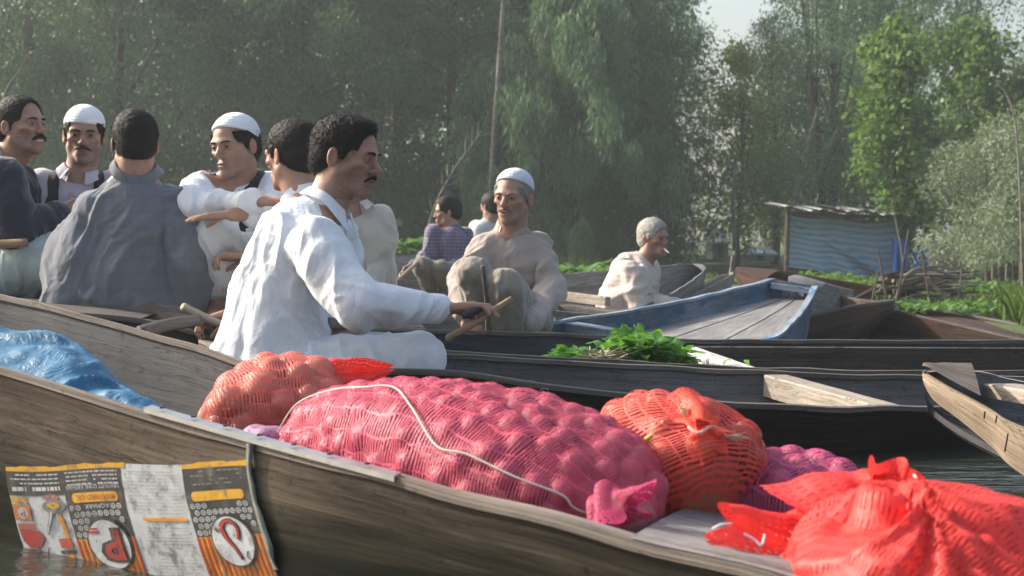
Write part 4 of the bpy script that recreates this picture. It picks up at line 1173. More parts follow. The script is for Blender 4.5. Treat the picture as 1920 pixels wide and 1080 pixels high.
def plank_between(root, a, b, w, t, mat, name='thwart', wdir=None, bev=.004):
    """a board from a to b (its top), w wide, t thick"""
    a = np.asarray(a, float); b = np.asarray(b, float); f = unit(b - a); s_ = unit(np.cross(f, (0, 0, 1.))) if wdir is None else unit(wdir)
    up = np.cross(s_, f); up = up if up[2] > 0 else -up
    L_ = np.linalg.norm(b - a); n = 9; V = []; UV = []
    for i in range(n):
        u = i / (n - 1); c = a + (b - a) * u; wv = 1 + .03 * math.sin(i * 2.1)
        for x, z in ((-w / 2 * wv, 0), (-w / 2 * wv + bev, bev), (w / 2 * wv - bev, bev), (w / 2 * wv, 0), (w / 2 * wv, -t), (-w / 2 * wv, -t)):
            V.append(c + s_ * x + up * z); UV.append((u * L_, x + z))
    F = grid_faces(n, 6, True) + [tuple(range(6))[::-1], tuple((n - 1) * 6 + q for q in range(6))]
    base = world_of(root) if root is not None else np.mean(V, 0)
    return link(name, mesh_data(name, np.array(V) - base, [f[::-1] for f in F], [mat], UV, False), root, None if root is not None else base)
W_main_out = wood('worn_brown_hull', (.040, .033, .028), (.110, .086, .067), (.25, .195, .145), .60, wet=.215, seed=1, spec=.07)
W_main_in = wood('grey_inner_hull', (.040, .041, .044), (.080, .080, .082), (.135, .132, .130), .8, seed=2)
W_rail = wood('bleached_gunwale', (.08, .068, .058), (.19, .16, .135), (.34, .29, .25), .7, seed=3)
W_dark = wood('tarred_hull', (.008, .008, .008), (.018, .017, .016), (.040, .034, .028), .55, wet=.06, seed=4, spec=.10)
W_dark_in = wood('dark_grey_inner', (.045, .045, .048), (.082, .081, .084), (.140, .137, .138), .8, seed=5)
W_greyrail = wood('dark_worn_rail', (.050, .045, .042), (.095, .085, .078), (.17, .155, .14), .7, seed=6)
W_black_in = wood('blue_black_inner', (.018, .020, .027), (.036, .039, .050), (.068, .070, .080), .75, seed=7)
W_pale = wood('pale_new_board', (.15, .125, .10), (.29, .25, .205), (.44, .39, .33), .7, seed=8)
W_white = wood('whitened_board', (.36, .34, .32), (.56, .55, .53), (.72, .71, .69), .6, seed=9)
W_grey = wood('silver_grey_wood', (.095, .095, .095), (.19, .185, .185), (.32, .31, .305), .8, seed=10)
W_blue = wood('blue_painted_wood', (.06, .075, .10), (.10, .135, .18), (.19, .235, .29), .7, paint=(.045, .115, .195), paint_amt=.55, seed=11)
W_bluerail = wood('blue_grey_rail', (.10, .13, .17), (.22, .27, .33), (.42, .46, .50), .7, paint=(.10, .23, .40), paint_amt=.35, seed=12)
W_red = wood('red_brown_hull', (.030, .017, .014), (.075, .038, .029), (.14, .080, .062), .7, wet=.05, seed=13)
W_tan = wood('tan_weathered_bow', (.17, .125, .085), (.36, .285, .21), (.55, .46, .36), .75, seed=14)
W_deck = wood('brown_deck_wood', (.06, .048, .040), (.125, .10, .085), (.21, .175, .15), .85, seed=17)
W_teal = wood('teal_painted_hull', (.05, .07, .08), (.09, .12, .13), (.14, .17, .18), .7, paint=(.035, .11, .15), paint_amt=.7, seed=15)
HAND = wood('paddle_wood', (.16, .10, .055), (.33, .22, .13), (.52, .38, .25), .5, seed=16)

if not ONLY:
    # the laden boat in front
    B1 = boat('laden brown boat in front carrying net sacks, an advert sheet nailed on its hull',
        [(-330, 622, 3.14), (0, 705, 2.83), (280, 790, 2.56), (500, 853, 2.36), (740, 917, 2.16), (1000, 983, 1.99), (1230, 1043, 1.86), (1400, 1090, 1.77), (1750, 1180, 1.60)],
        [(-330, 480, 4.3), (0, 560, 3.92), (250, 626, 3.55), (480, 696, 3.24), (700, 768, 3.02), (1000, 868, 2.76), (1300, 955, 2.52), (1560, 1020, 2.32), (1950, 1110, 2.05)],
        W_main_out, W_main_in, W_rail, W_main_in, zf=(.045, .06), flare=.07, th=.03, planks=5, zb=-.10, n=60, deck1=.83, deck_m=W_grey, group=None)
    root = B1['root']; G0 = B1['G'][0]; acr = B1['acr']
    # metal strip along the near gunwale
    mtl = plain('worn_metal_strip', (.42, .44, .46), .38, .85, .5, .25, 30)
    Gd, ud = resample([pt(*p) for p in [(276, 784, 2.565), (500, 849, 2.36), (744, 916, 2.155)]], 30)
    nrm = np.array((-.35, -.93, 0.)); V = []
    for p in Gd: V += [p + nrm * .010 + (0, 0, .012), p + nrm * .010 + (0, 0, .021), p - nrm * .016 + (0, 0, .023), p - nrm * .016 + (0, 0, .019)]
    link('metal_strip', mesh_data('metal_strip', np.array(V) - world_of(root), grid_faces(30, 4, True) + [(0, 1, 2, 3), (119, 118, 117, 116)], [mtl], None, False), root)
    for k in (2, 6, 10, 14, 18, 22, 26):
        mb = MB(); p = Gd[k] + (0, 0, .026); mb.tube([p, p + (0, 0, .003)], .005, 8); mb.build('nail', plain('nail_head', (.06, .05, .045), .6, .6), root)
    # -------- the oil advert sheet (printed, nailed on upside down)
    S0G, S0B = B1['sides'][0][0], B1['sides'][0][1]; NN = len(S0G)
    mid_ = (S0G + S0B) / 2 - acr * .015
    def hull(t, v):
        """outer face of the near side board: t along (0..1), v down (0..1)"""
        x = np.clip(t, 0, 1) * (NN - 1); i = np.clip(np.floor(x).astype(int), 0, NN - 2); f = (x - i)[:, None]
        g = lambda A: A[i] * (1 - f) + A[i + 1] * f
        v = v[:, None]; a, m, b = g(S0G), g(mid_), g(S0B)
        return np.where(v < .5, a + (m - a) * v * 2, m + (b - m) * (v - .5) * 2)
    def proj(P):
        Z = P[:, 2] - CAMH; y = P[:, 1] * CP - Z * SP; v = P[:, 1] * SP + Z * CP
        return 960 + FPX * P[:, 0] / y, 540 - FPX * v / y
    def on_hull(px, py, off):
        px = np.asarray(px, float); py = np.asarray(py, float); t = np.interp(px, [-330, 0, 280, 500, 740], [0, .20, .37, .48, .60]); v = np.full_like(t, .5)
        for _ in range(12):
            x0, y0 = proj(hull(t, v)); x1, y1 = proj(hull(t + 1e-3, v)); x2, y2 = proj(hull(t, v + 1e-3))
            a, b, c, d = (x1 - x0) / 1e-3, (x2 - x0) / 1e-3, (y1 - y0) / 1e-3, (y2 - y0) / 1e-3; det = a * d - b * c
            ex, ey = px - x0, py - y0; t = t + np.clip((d * ex - b * ey) / det, -.1, .1); v = v + np.clip((a * ey - c * ex) / det, -.2, .2)
        H0 = hull(t, v); n_ = np.cross(hull(t + .01, v) - hull(t, v), hull(t, v + .01) - hull(t, v)); n_ /= np.linalg.norm(n_, axis=1, keepdims=True)
        n_[n_[:, 1] > 0] *= -1
        wrk = .0014 * (1 - np.abs(vnoise(np.stack([px / 26, py / 40, px * 0], 1), 5)))
        return H0 + n_ * (off + wrk)[:, None] if np.ndim(off) else H0 + n_ * (off + wrk[:, None])
    def sheet_map(s_, t_):
        """sheet coordinates (450 x 260, like the photograph's pixels) -> hull"""
        sh_ = 52 * np.clip(t_ / 205, 0, 1.4) ** 1.5
        return 15 + s_ + sh_, 873 + t_ - .02 * s_ + 2.5 * np.sin(s_ / 40)
    sheet_root = root
    PR = {}
    def ink(c, r_=.42):
        k = tuple(c)
        if k not in PR:
            m, N, L, b = newmat('printed_ink'); nt = m.node_tree
            n = tex_noise(nt, coord(nt, 'Object'), 30, 7, .72); n2 = tex_noise(nt, coord(nt, 'Object'), 90, 3, .6)
            c1 = mixc(nt, ramp(nt, n, [(.50, (0, 0, 0)), (.66, (.75, .75, .75))]), tuple(c), (.10, .095, .075))
            c1 = mixc(nt, ramp(nt, n2, [(.66, (0, 0, 0)), (.72, (.8, .8, .8))]), c1, (.05, .042, .035))
            L.new(c1, b.inputs['Base Color']); b.inputs['Roughness'].default_value = r_; PR[k] = m
        return PR[k]
    WHT, BLK, YEL, ORG, RED, GRY = (.50, .52, .54), (.020, .022, .026), (.62, .33, .02), (.62, .24, .02), (.36, .020, .018), (.20, .20, .22)
    acc = {}
    def flat(P2, F, colr, layer):
        P2 = np.asarray(P2, float); acc.setdefault((tuple(colr), layer), []).append((P2, F))
    def rectp(x0, y0, x1, y1, colr, layer, nx=None, ny=None, jag=0):
        nx = nx or max(1, int((x1 - x0) / 14)); ny = ny or max(1, int((y1 - y0) / 16)); P2 = []
        for i in range(nx + 1):
            for j in range(ny + 1):
                x, y = x0 + (x1 - x0) * i / nx, y0 + (y1 - y0) * j / ny
                if jag and (j == 0): y += jag * math.sin(i * 2.3) + jag * math.sin(i * 1.1 + 1)
                P2.append((x, y))
        flat(P2, grid_faces(nx + 1, ny + 1), colr, layer)
    def ringp(cx, cy, rx, ry, colr, layer, inner=0., n=26, tilt=0.):
        P2 = []; ct, st = math.cos(tilt), math.sin(tilt); rr = (inner, (1 + inner) / 2, 1.0) if inner > 0 else (0.02, .5, 1.0)
        for q in rr:
            for k in range(n):
                a = 2 * math.pi * k / n; x, y = rx * q * math.cos(a), ry * q * math.sin(a); P2.append((cx + x * ct - y * st, cy + x * st + y * ct))
        F = grid_faces(3, n, True)
        if inner == 0: F = F + [tuple(range(n))]
        flat(P2, F, colr, layer)
    def textp(txt, cx, cy, hgt, wid_, colr, layer, flip=True, bold=0.):
        cu = bpy.data.curves.new('t', 'FONT'); cu.body = txt; cu.size = 1; cu.align_x = 'CENTER'; cu.align_y = 'CENTER'; cu.offset = bold; cu.resolution_u = 2
        ob = bpy.data.objects.new('t', cu); sc.collection.objects.link(ob); me = bpy.data.meshes.new_from_object(ob.evaluated_get(bpy.context.evaluated_depsgraph_get()))
        import bmesh
        bm = bmesh.new(); bm.from_mesh(me); bmesh.ops.triangulate(bm, faces=bm.faces)
        if len(txt) == 1:
            for _ in range(2): bmesh.ops.subdivide_edges(bm, edges=bm.edges, cuts=1, use_grid_fill=True)
            bmesh.ops.triangulate(bm, faces=bm.faces)
        bm.to_mesh(me); bm.free()
        V = np.array([v.co[:2] for v in me.vertices]); F = [tuple(p.vertices) for p in me.polygons]
        bpy.data.objects.remove(ob); bpy.data.curves.remove(cu); bpy.data.meshes.remove(me)
        V = V - (V.min(0) + V.max(0)) / 2; V = V / (V.max(0) - V.min(0)) * (wid_, hgt)
        V[:, 1] *= -1          # y runs down on the sheet
        if flip: V = -V
        flat(V + (cx, cy), F, colr, layer)
    # panels
    rectp(0, 2, 452, 262, WHT, 0)
    rectp(0, 0, 222, 9, YEL, 1, jag=1.5); rectp(330, 0, 452, 10, YEL, 1, jag=1.5)
    rectp(0, 9, 104, 54, BLK, 1); rectp(104, 9, 213, 138, BLK, 1); rectp(330, 10, 452, 138, BLK, 1)
    for x0, x1 in ((104, 213), (330, 452)):
        rectp(x0, 138, x1, 262, YEL, 1)
        k = x0
        while k < x1 - 3: rectp(k, 138, min(k + 4.6, x1), 262, (.42, .035, .02), 2, nx=1); k += 9.5
    r = np.random.default_rng(4)
    def lines(x0, x1, y0, y1, step, colr, th_=1.6, density=.8, words_=True):
        y = y0
        while y < y1:
            x = x0 + r.uniform(0, 4)
            while x < x1:
                w = r.uniform(3, 11); e = min(x + w, x1)
                if r.random() < density: rectp(x, y, e, y + th_, colr, 2, 1, 1)
                x = e + r.uniform(1.2, 2.4)
            y += step
    lines(6, 98, 14, 34, 8, WHT, 2.6, .95); lines(110, 208, 13, 36, 7.5, WHT, 2.6, .95); lines(345, 440, 15, 44, 8, (.22, .23, .25), 2, .5)
    lines(6, 98, 38, 50, 20, WHT, 7.5, .9)
    textp('DEVI DUTT GOPAL KRISHAN', 159, 42, 8.5, 98, WHT, 2)
    for cx, w in ((160, 82), (390, 94)):
        rectp(cx - w / 2 + 3, 53, cx + w / 2 - 3, 71, YEL, 2); ringp(cx - w / 2 + 4, 62, 6, 9, YEL, 2); ringp(cx + w / 2 - 4, 62, 6, 9, YEL, 2)
    textp('MUSTARD OIL', 160, 62, 10, 70, (.45, .10, .02), 3, bold=.012)
    textp('AGMARK', 160, 79, 8, 46, WHT, 2)
    for x0, x1, cxo in ((108, 210, 168), (334, 450, 401)):
        for j in range(5):
            for i in range(11):
                x = x0 + 5 + i * 11 - (j % 2) * 5; y = 80 + j * 12.5
                if x > x1 - 4 or x < x0 + 3: continue
                if j == 0 and abs(x - (x0 + x1) / 2) < 30: continue
                if ((x - cxo) / 40) ** 2 + ((y - 148) / 52) ** 2 < 1: continue
                ringp(x, y, 4.6, 5.2, WHT, 2, .68, 10); ringp(x, y, 1.6, 1.8, WHT, 2, 0, 6)
    for cx, cy in ((166, 150), (398, 148)):
        ringp(cx, cy, 40, 49, BLK, 3, 0, 36, -.10); ringp(cx, cy, 36.5, 45.5, WHT, 4, 0, 36, -.10)
    textp('P', 170, 152, 66, 47, BLK, 5, bold=.085); textp('P', 172, 152, 56, 35, RED, 6, bold=.03)
    rectp(135, 118, 152, 121, RED, 5, 1, 1); rectp(134, 124, 154, 128, RED, 5, 1, 1)
    # the crumpled panel: a red hook and broken marks in the oval
    hook = [(384, 122), (390, 113), (401, 110), (411, 118), (413, 132), (409, 146)]
    def strokep(P2, w, colr, layer):
        P2 = catmull(np.pad(np.array(P2, float), ((0, 0), (0, 1))), 16)[:, :2]; T = np.gradient(P2, axis=0); T /= np.linalg.norm(T, axis=1, keepdims=True) + 1e-9
        Nn = np.stack([-T[:, 1], T[:, 0]], 1); w = np.linspace(w, w * .55, 16)[:, None] * .5
        flat(np.stack([P2 - Nn * w, P2 + Nn * w], 1).reshape(-1, 2), grid_faces(16, 2), colr, layer)
    strokep(hook, 11, BLK, 5); strokep(hook, 6.5, RED, 6); strokep([(384, 122), (388, 140), (398, 160), (406, 182)], 11, BLK, 5); strokep([(384, 122), (389, 141), (399, 161), (405, 178)], 6, RED, 6)
    strokep([(420, 168), (416, 178), (424, 184)], 3, BLK, 5); strokep([(372, 122), (376, 130)], 7, (.16, .02, .02), 5)
    # third panel: small print
    lines(222, 325, 14, 96, 6.5, (.34, .345, .36), 1.5, .75); rectp(240, 101, 322, 107, ORG, 2, jag=.5); lines(240, 322, 113, 160, 6, (.28, .28, .30), 1.4, .7)
    for i in range(9): rectp(250 + i * 2.6, 164, 251.3 + i * 2.6, 172, GRY, 2, 1, 1)
    lines(240, 322, 178, 240, 6, (.30, .30, .32), 1.4, .6)
    # first panel: jug, red tin and ladle picture
    rectp(2, 58, 30, 66, YEL, 2); rectp(2, 70, 34, 100, (.45, .17, .05), 2); ringp(20, 86, 9, 11, WHT, 3, 0, 16); textp('P', 20, 86, 14, 9, RED, 4)
    rectp(4, 106, 36, 116, (.35, .10, .08), 2)
    flat([(4, 116), (40, 120), (48, 132), (36, 150), (14, 152), (6, 140)], [(0, 1, 2, 3, 4, 5)], RED, 2)
    ringp(80, 74, 22, 13, GRY, 2, .55, 22); ringp(80, 72, 12, 6, (.55, .32, .03), 3, .2, 14); ringp(78, 58, 15, 6, (.30, .12, .12), 2, .3, 14)
    strokep([(74, 84), (66, 104), (54, 126)], 9, GRY, 2); strokep([(74, 84), (66, 104), (54, 126)], 4, WHT, 3)
    strokep([(86, 90), (90, 120), (86, 150)], 8, ORG, 2); rectp(74, 134, 96, 152, (.40, .06, .03), 3); rectp(70, 156, 98, 163, BLK, 2, 2, 1); rectp(78, 164, 92, 200, ORG, 2)
    strokep([(12, 152), (20, 162), (30, 152)], 5, GRY, 2); strokep([(30, 156), (42, 164), (50, 150)], 4, BLK, 2)
    for (colr, layer), items in acc.items():
        P2 = []; F = []; o_ = 0
        for p, f in items: P2.append(p); F += [tuple(int(i) + o_ for i in q) for q in f]; o_ += len(p)
        P2 = np.concatenate(P2); px, py = sheet_map(P2[:, 0], P2[:, 1]); V = on_hull(px, py, .004 + .0010 * layer)
        if layer == 0:
            V2 = on_hull(px, py, .0015); F = F + [tuple(q + len(V) for q in f[::-1]) for f in F]; V = np.concatenate([V, V2])
            sheet = link('advert_sheet', mesh_data('advert_sheet', V - world_of(root), F, [ink(colr)], None, True), root)
            sheet['label'] = 'torn printed mustard oil advert sheet nailed upside down on the hull'
        else:
            o = link('print', mesh_data('print', V - world_of(root), F, [ink(colr)], None, False), sheet); o['kind'] = 'stuff'
    # clear torn plastic edge at the right of the sheet
    V = []; nn = 24
    for k in range(nn):
        t = 235 * k / (nn - 1) - 32; x, y = sheet_map(np.array([452.0]), np.array([max(t, 0)])); y = y + min(t, 0)
        w = 12 + 5 * float(vnoise(np.array([[k * .37, 0, 0]]), 8)[0])
        a = on_hull(x, y, .006)[0]; b = on_hull(x + w, y + 1, .008)[0]; V += [a, b, b + (0, .003, 0), a + (0, .003, 0)]
    link('plastic_edge', mesh_data('plastic_edge', np.array(V) - world_of(root), grid_faces(nn, 4, True), [plain('dirty_plastic', (.20, .21, .19), .22, 0, .7, .5, 60)], None, True), root)

    # the rower's boat and the one behind it
    D = boat('long tarred boat of the rower with one pale cross board',
        [(372, 654, 4.40), (450, 678, 4.12), (620, 700, 3.98), (860, 706, 3.95), (1050, 735, 3.92), (1300, 761, 3.95), (1560, 773, 4.05), (1770, 771, 4.2), (2150, 760, 4.5)],
        [(372, 646, 4.48), (450, 655, 4.65), (620, 662, 4.72), (830, 671, 4.75), (1100, 687, 4.78), (1430, 704, 4.8), (1740, 712, 4.85), (2150, 716, 4.95)],
        W_dark, W_dark_in, W_greyrail, W_dark_in, zf=(.05, .05), flare=.14, planks=4, n=56, deck=.03, deck_m=W_pale)
    plank_between(D['root'], pt(1452, 704, 4.77), pt(1672, 764, 4.19), .085, .07, W_pale)
    plank_between(D['root'], pt(1000, 745, 4.2), pt(960, 715, 4.7), .16, .03, W_dark_in)
    Cb = boat('long dark boat holding the heap of green leaves and a whitened cross board',
        [(300, 642, 5.02), (560, 655, 4.98), (830, 665, 4.95), (1040, 679, 4.95), (1430, 698, 5.0), (1740, 703, 5.05), (2250, 700, 5.15)],
        [(300, 618, 5.85), (690, 622, 5.88), (1050, 632, 5.9), (1290, 642, 5.92), (1920, 645, 5.97), (2350, 645, 6.05)],
        W_dark, W_black_in, W_greyrail, W_black_in, zf=(.05, .05), flare=.12, planks=4, n=50)
    Cb['root'].children[0].name = 'side_board'
    # brown inner face on the right half of the far side: worn lining boards
    for i, (x0, x1) in enumerate(((1296, 1990),)):
        p, q = pt(x0, 649 + .004 * (x0 - 1296), 5.84), pt(x1, 649 + .004 * (x1 - 1296), 5.89)
        mb = MB(); v = np.array((0, .06, -.165)); n_ = np.array((0, -.012, -.004))
        mb.add([p, q, q + v, p + v, p + n_, q + n_, q + v + n_, p + v + n_], [(4, 5, 6, 7), (0, 3, 2, 1), (0, 1, 5, 4), (1, 2, 6, 5), (2, 3, 7, 6), (3, 0, 4, 7)], [(0, 0), (1, 0), (1, .17), (0, .17)] * 2)
        mb.build('lining_board', W_brownin if 'W_brownin' in globals() else wood('brown_lining', (.038, .032, .028), (.082, .069, .062), (.145, .125, .112), .8, seed=20 + i), Cb['root'])
    plank_between(Cb['root'], pt(1286, 653, 5.82), pt(1410, 697, 5.0), .10, .05, W_white)
    mb = MB(); mb.tube([pt(1300, 655, 5.87), pt(1900, 655, 5.92)], .006, 6); mb.build('nailed_batten', W_greyrail, Cb['root'])
    # boats of the group at the left
    L1 = boat('dark boat under the grey shirted man, pressed against the laden boat',
        [(-420, 560, 4.6), (60, 590, 4.72), (250, 604, 4.78), (340, 622, 4.85), (415, 650, 4.95)], [(-420, 545, 5.45), (60, 566, 5.5), (250, 580, 5.45), (360, 600, 5.3), (420, 640, 5.05)],
        W_dark, W_dark_in, W_greyrail, W_dark_in, zf=(.12, .12), flare=.08, n=30, deck=.78, deck_m=W_greyrail)
    L2 = boat('brown boat under the man in the navy coat at the left edge',
        [(-420, 520, 5.52), (0, 535, 5.58), (120, 546, 5.6), (420, 580, 5.7), (640, 612, 5.8)], [(-420, 505, 6.4), (0, 515, 6.4), (400, 545, 6.4), (640, 590, 6.2)],
        W_red, W_dark_in, W_greyrail, W_dark_in, zf=(.12, .12), flare=.08, n=30, deck=.8, deck_m=W_greyrail)
    M_ = boat('dark boat in which the man in the skullcap squats',
        [(640, 640, 6.0), (820, 646, 6.02), (1000, 650, 6.05), (1080, 655, 6.1)], [(640, 583, 7.4), (800, 586, 7.4), (960, 592, 7.3), (1040, 602, 7.0)],
        W_dark, W_dark_in, W_greyrail, W_grey, zf=(.06, .06), flare=.08, n=24, planks=5)
    F_ = boat('blue painted boat with grey floor planks and a squared raised end',
        [(1000, 655, 6.02), (1290, 652, 6.05), (1440, 641, 6.12), (1490, 606, 6.9), (1516, 572, 7.7), (1532, 541, 8.5)],
        [(1000, 613, 6.5), (1030, 609, 6.56), (1200, 582, 7.25), (1330, 556, 7.85), (1445, 527, 8.55)],
        W_blue, W_blue, W_bluerail, W_grey, zf=(.10, .305), flare=.07, planks=3, n=40, zpow=1.0, rake=(0, .22))
    plank_between(F_['root'], pt(1072, 606, 6.62), pt(1300, 643, 6.08), .10, .05, W_bluerail)
    plank_between(F_['root'], pt(1446, 531, 8.44), pt(1528, 543, 8.40), .10, .03, W_bluerail)
    G_ = boat('grey boat with a rounded raised end directly behind the smoker',
        [(1020, 585, 7.9), (1140, 592, 8.0), (1235, 566, 8.6), (1290, 536, 9.4), (1324, 508, 10.3)], [(1020, 520, 9.2), (1150, 511, 9.5), (1232, 503, 10.0), (1282, 499, 10.5), (1316, 501, 10.7)],
        W_grey, W_grey, W_grey, W_grey, zf=(.06, .38), flare=.06, n=32, deck1=.93, rake=(0, .35))
    plank_between(G_['root'], pt(1050, 547, 8.6), pt(1140, 558, 8.3), .05, .05, W_pale, 'rail')
    plank_between(G_['root'], pt(1060, 572, 8.4), pt(1170, 585, 8.1), .12, .03, W_greyrail)
    H_ = boat('narrow grey boat lying beside the round ended one, its tip by a short post',
        [(1180, 592, 8.35), (1260, 572, 8.9), (1320, 546, 9.7), (1374, 518, 10.6)], [(1290, 548, 9.9), (1320, 534, 10.4), (1345, 522, 10.9), (1376, 514, 11.0)],
        W_grey, W_grey, W_pale, W_grey, zf=(.06, .30), flare=.04, n=24, deck1=.94, rake=(0, .4))
    I_ = boat('red brown boat tip pointing to the short post left of the blue boat',
        [(1378, 510, 12.0), (1450, 527, 11.6), (1600, 562, 11.0)], [(1382, 503, 12.2), (1470, 512, 12.2), (1640, 540, 12.0)],
        W_red, W_red, W_red, W_red, zf=(.30, .06), flare=.04, n=20, deck=.3, zpow=.6, rake=(.5, 0))
    J_ = boat('brown boat with its long raised tip pointing right, behind the blue boat',
        [(1480, 602, 9.0), (1560, 585, 9.1), (1620, 574, 9.3), (1674, 568, 9.5)], [(1490, 552, 10.3), (1560, 556, 10.1), (1620, 565, 9.8), (1678, 567, 9.6)],
        W_red, W_red, W_greyrail, W_grey, zf=(.08, .16), flare=.08, n=30, deck1=.90, rake=(0, .8))
    P_ = boat('pale ended boat whose rounded stern shows just above the end of the blue boat',
        [(1478, 534, 9.0), (1520, 540, 9.3), (1560, 556, 9.8)], [(1478, 523, 9.6), (1502, 522, 9.9), (1600, 548, 10.3)],
        W_grey, W_grey, W_grey, W_grey, zf=(.30, .08), flare=.03, n=16, deck=.7, zpow=.6, rake=(.5, 0))
    K_ = boat('long red brown boat reaching to the right edge behind the others',
        [(1586, 566, 10.0), (1680, 586, 9.6), (1800, 613, 9.1), (1920, 641, 8.6), (2250, 712, 7.6)], [(1590, 560, 10.3), (1690, 574, 10.3), (1800, 590, 10.1), (1920, 612, 9.6), (2250, 672, 8.6)],
        W_red, W_red, W_greyrail, W_red, zf=(.10, .05), flare=.09, n=34, deck=.08, rake=(.22, 0))
    T_ = boat('teal painted boat tip at the right edge by the green bank',
        [(1812, 611, 10.2), (1870, 624, 9.9), (2000, 650, 9.4)], [(1812, 604, 10.5), (1900, 612, 10.4), (2040, 630, 10.1)],
        W_teal, W_teal, W_greyrail, W_teal, zf=(.08, .05), flare=.05, n=18, deck=.3)
    mb = MB(); mb.tube(catmull([pt(1800, 603, 10.3), pt(1815, 612, 10.15), pt(1845, 603, 10.2), (pt(1880, 612, 10.1)), pt(1905, 620, 10.0)], 16), [.018] * 8 + [.012] * 8, 6)
    tag(mb.build('branch', W_pale), 'pale crooked branch lying along the tip of the teal boat', 'branch')
    N_ = boat('wide plank decked boat loaded beside the purple shirted man',
        [(600, 530, 11.2), (740, 516, 11.6), (830, 512, 12.0)], [(600, 482, 14.6), (740, 478, 14.8), (900, 478, 15)],
        W_grey, W_grey, W_greyrail, W_grey, zf=(.20, .20), flare=.05, n=16, planks=9)
    Q_ = boat('dark boat in which the purple shirted man squats',
        [(700, 572, 10.1), (860, 574, 10.1), (1040, 578, 10.1)], [(700, 540, 11.9), (880, 536, 11.9), (1060, 540, 11.8)],
        W_dark, W_dark_in, W_grey, W_dark_in, zf=(.14, .14), flare=.05, n=16)
    E_ = boat('tan weathered boat bow entering from the right edge with dark cracks in its side',
        [(1729, 702, 3.36), (1745, 706, 3.30), (1800, 734, 3.18), (1860, 767, 3.05), (1920, 803, 2.94), (2200, 930, 2.5)],
        [(1733, 695, 3.42), (1780, 691, 3.55), (1850, 700, 3.68), (1920, 714, 3.78), (2200, 760, 3.7)],
        W_tan, W_dark_in, W_tan, W_dark_in, zf=(.26, .08), flare=.06, th=.03, n=40, deck=.30, deck_m=W_deck, zpow=.5, transom=(True, False), rail=False,
        bot=([(1733, 722, 3.37), (1752, 752, 3.36), (1800, 788, 3.28), (1860, 838, 3.18), (1920, 892, 3.08), (2200, 1060, 2.7)], [(1736, 722, 3.44), (1756, 750, 3.47), (1810, 780, 3.55), (1870, 830, 3.60), (1930, 880, 3.6), (2250, 1020, 3.5)]))
    plank_between(E_['root'], pt(1876, 722, 3.6), pt(1960, 735, 3.3), .09, .03, W_pale)
    for x, y, l_ in ((1846, 778, 14), (1868, 786, 14), (1887, 830, 34)):
        mb = MB(); a = pt(x, y, 3.02 - (x - 1846) * .0018); mb.box(a, (.0022, .004, l_ / 860.), rot=np.array(rotm(0, 0, 9))); mb.build('crack', W_dark, E_['root'])
    # dark hull resting seats under the people who sit high
    # -------- paddles and sticks
    def stick(P_, r0, r1, label, name='paddle', cat='paddle', mat=None, blade=None, n=10):
        P3 = [pt(*p) for p in P_]; root = empty(name, P3[0], label, cat); mb = MB(); mb.tube(catmull(P3, n), np.linspace(r0, r1, n), 9); mb.build('shaft', mat or HAND, root, smooth=True)
        if blade:
            a, b, w = pt(*blade[0]), pt(*blade[1]), blade[2]; f = unit(b - a); s_ = unit(np.cross(f, (0, 1, 0.3))); V = []; nn = 12
            for i in range(nn):
                t = i / (nn - 1); ww = w * (math.sin(math.pi * (.12 + .80 * t)) ** .6); c = a + (b - a) * t
                V += [c - s_ * ww / 2, c + (0, -.007, 0), c + s_ * ww / 2, c + (0, .007, 0)]
            link('blade', mesh_data('blade', np.array(V) - world_of(root), grid_faces(nn, 4, True) + [(0, 1, 2, 3), tuple((nn - 1) * 4 + q for q in (3, 2, 1, 0))], [mat or HAND], None, True), root)
        return root
    stick([(840, 634, 4.12), (880, 612, 4.05), (925, 582, 4.08), (960, 560, 4.1)], .011, .009, 'thin wooden paddle shaft rising past the rower\'s outstretched hand')
    stick([(615, 606, 4.15), (700, 612, 4.25), (790, 618, 4.5)], .018, .015, 'wooden pole in the rower\'s other hand below his forearm', 'pole', 'pole', W_pale)
    stick([(343, 575, 4.65), (400, 602, 4.75), (470, 634, 4.9)], .014, .013, 'pale stick gripped by a hand in front of the grey shirted man', 'stick', 'stick', W_pale)
    stick([(264, 624, 4.35), (310, 610, 4.45), (372, 600, 4.6)], .024, .020, 'thick dark grey paddle handle lying on the boat below the grey shirted man', mat=W_greyrail)
    stick([(-60, 462, 5.25), (0, 458, 5.3), (50, 455, 5.3)], .017, .017, 'brown pole end held before the man in the navy coat', 'pole', 'pole', HAND)
    stick([(788, 488, 10.6), (765, 508, 10.5), (742, 528, 10.4)], .016, .014, 'small paddle of the purple shirted man with a yellow blade', blade=((745, 524, 10.4), (722, 545, 10.3), .14), mat=W_pale)
    stick([(905, 498, 6.0), (912, 560, 6.05), (915, 640, 6.1)], .010, .010, 'thin upright stick leaning between the knees of the man in the skullcap', 'stick', 'stick', W_greyrail)
    stick([(640, 612, 6.0), (760, 600, 6.3), (850, 592, 6.6)], .014, .012, 'bent pale pole lying across behind the rower\'s forearm', 'pole', 'pole', W_grey)
    # folded sacking seat under the grey shirted man
    g = Sdf(pt(60, 640, 4.9) - .2, pt(420, 560, 5.5) + .25, .012); a = pt(120, 598, 5.1); b = pt(330, 600, 5.1); g.cone(a, b, .055, .05); g.cone(a + (0, .2, 0), b + (0, .2, 0), .06, .06, .05); g.cone(a + (.3, -.03, -.02), b + (.02, -.03, 0), .035, .045, .03)
    a, b = g.surface(); a = relax(a, b, 1); a = folds(a, b, .018, (14, 14, 10), 6); c = a.mean(0)
    tag(link('cushion', mesh_data('cushion', a - c, b, [cloth('sacking', (.12, .10, .08), .95)], None, True), None, c), 'crumpled sacking seat under the grey shirted man', 'cushion')
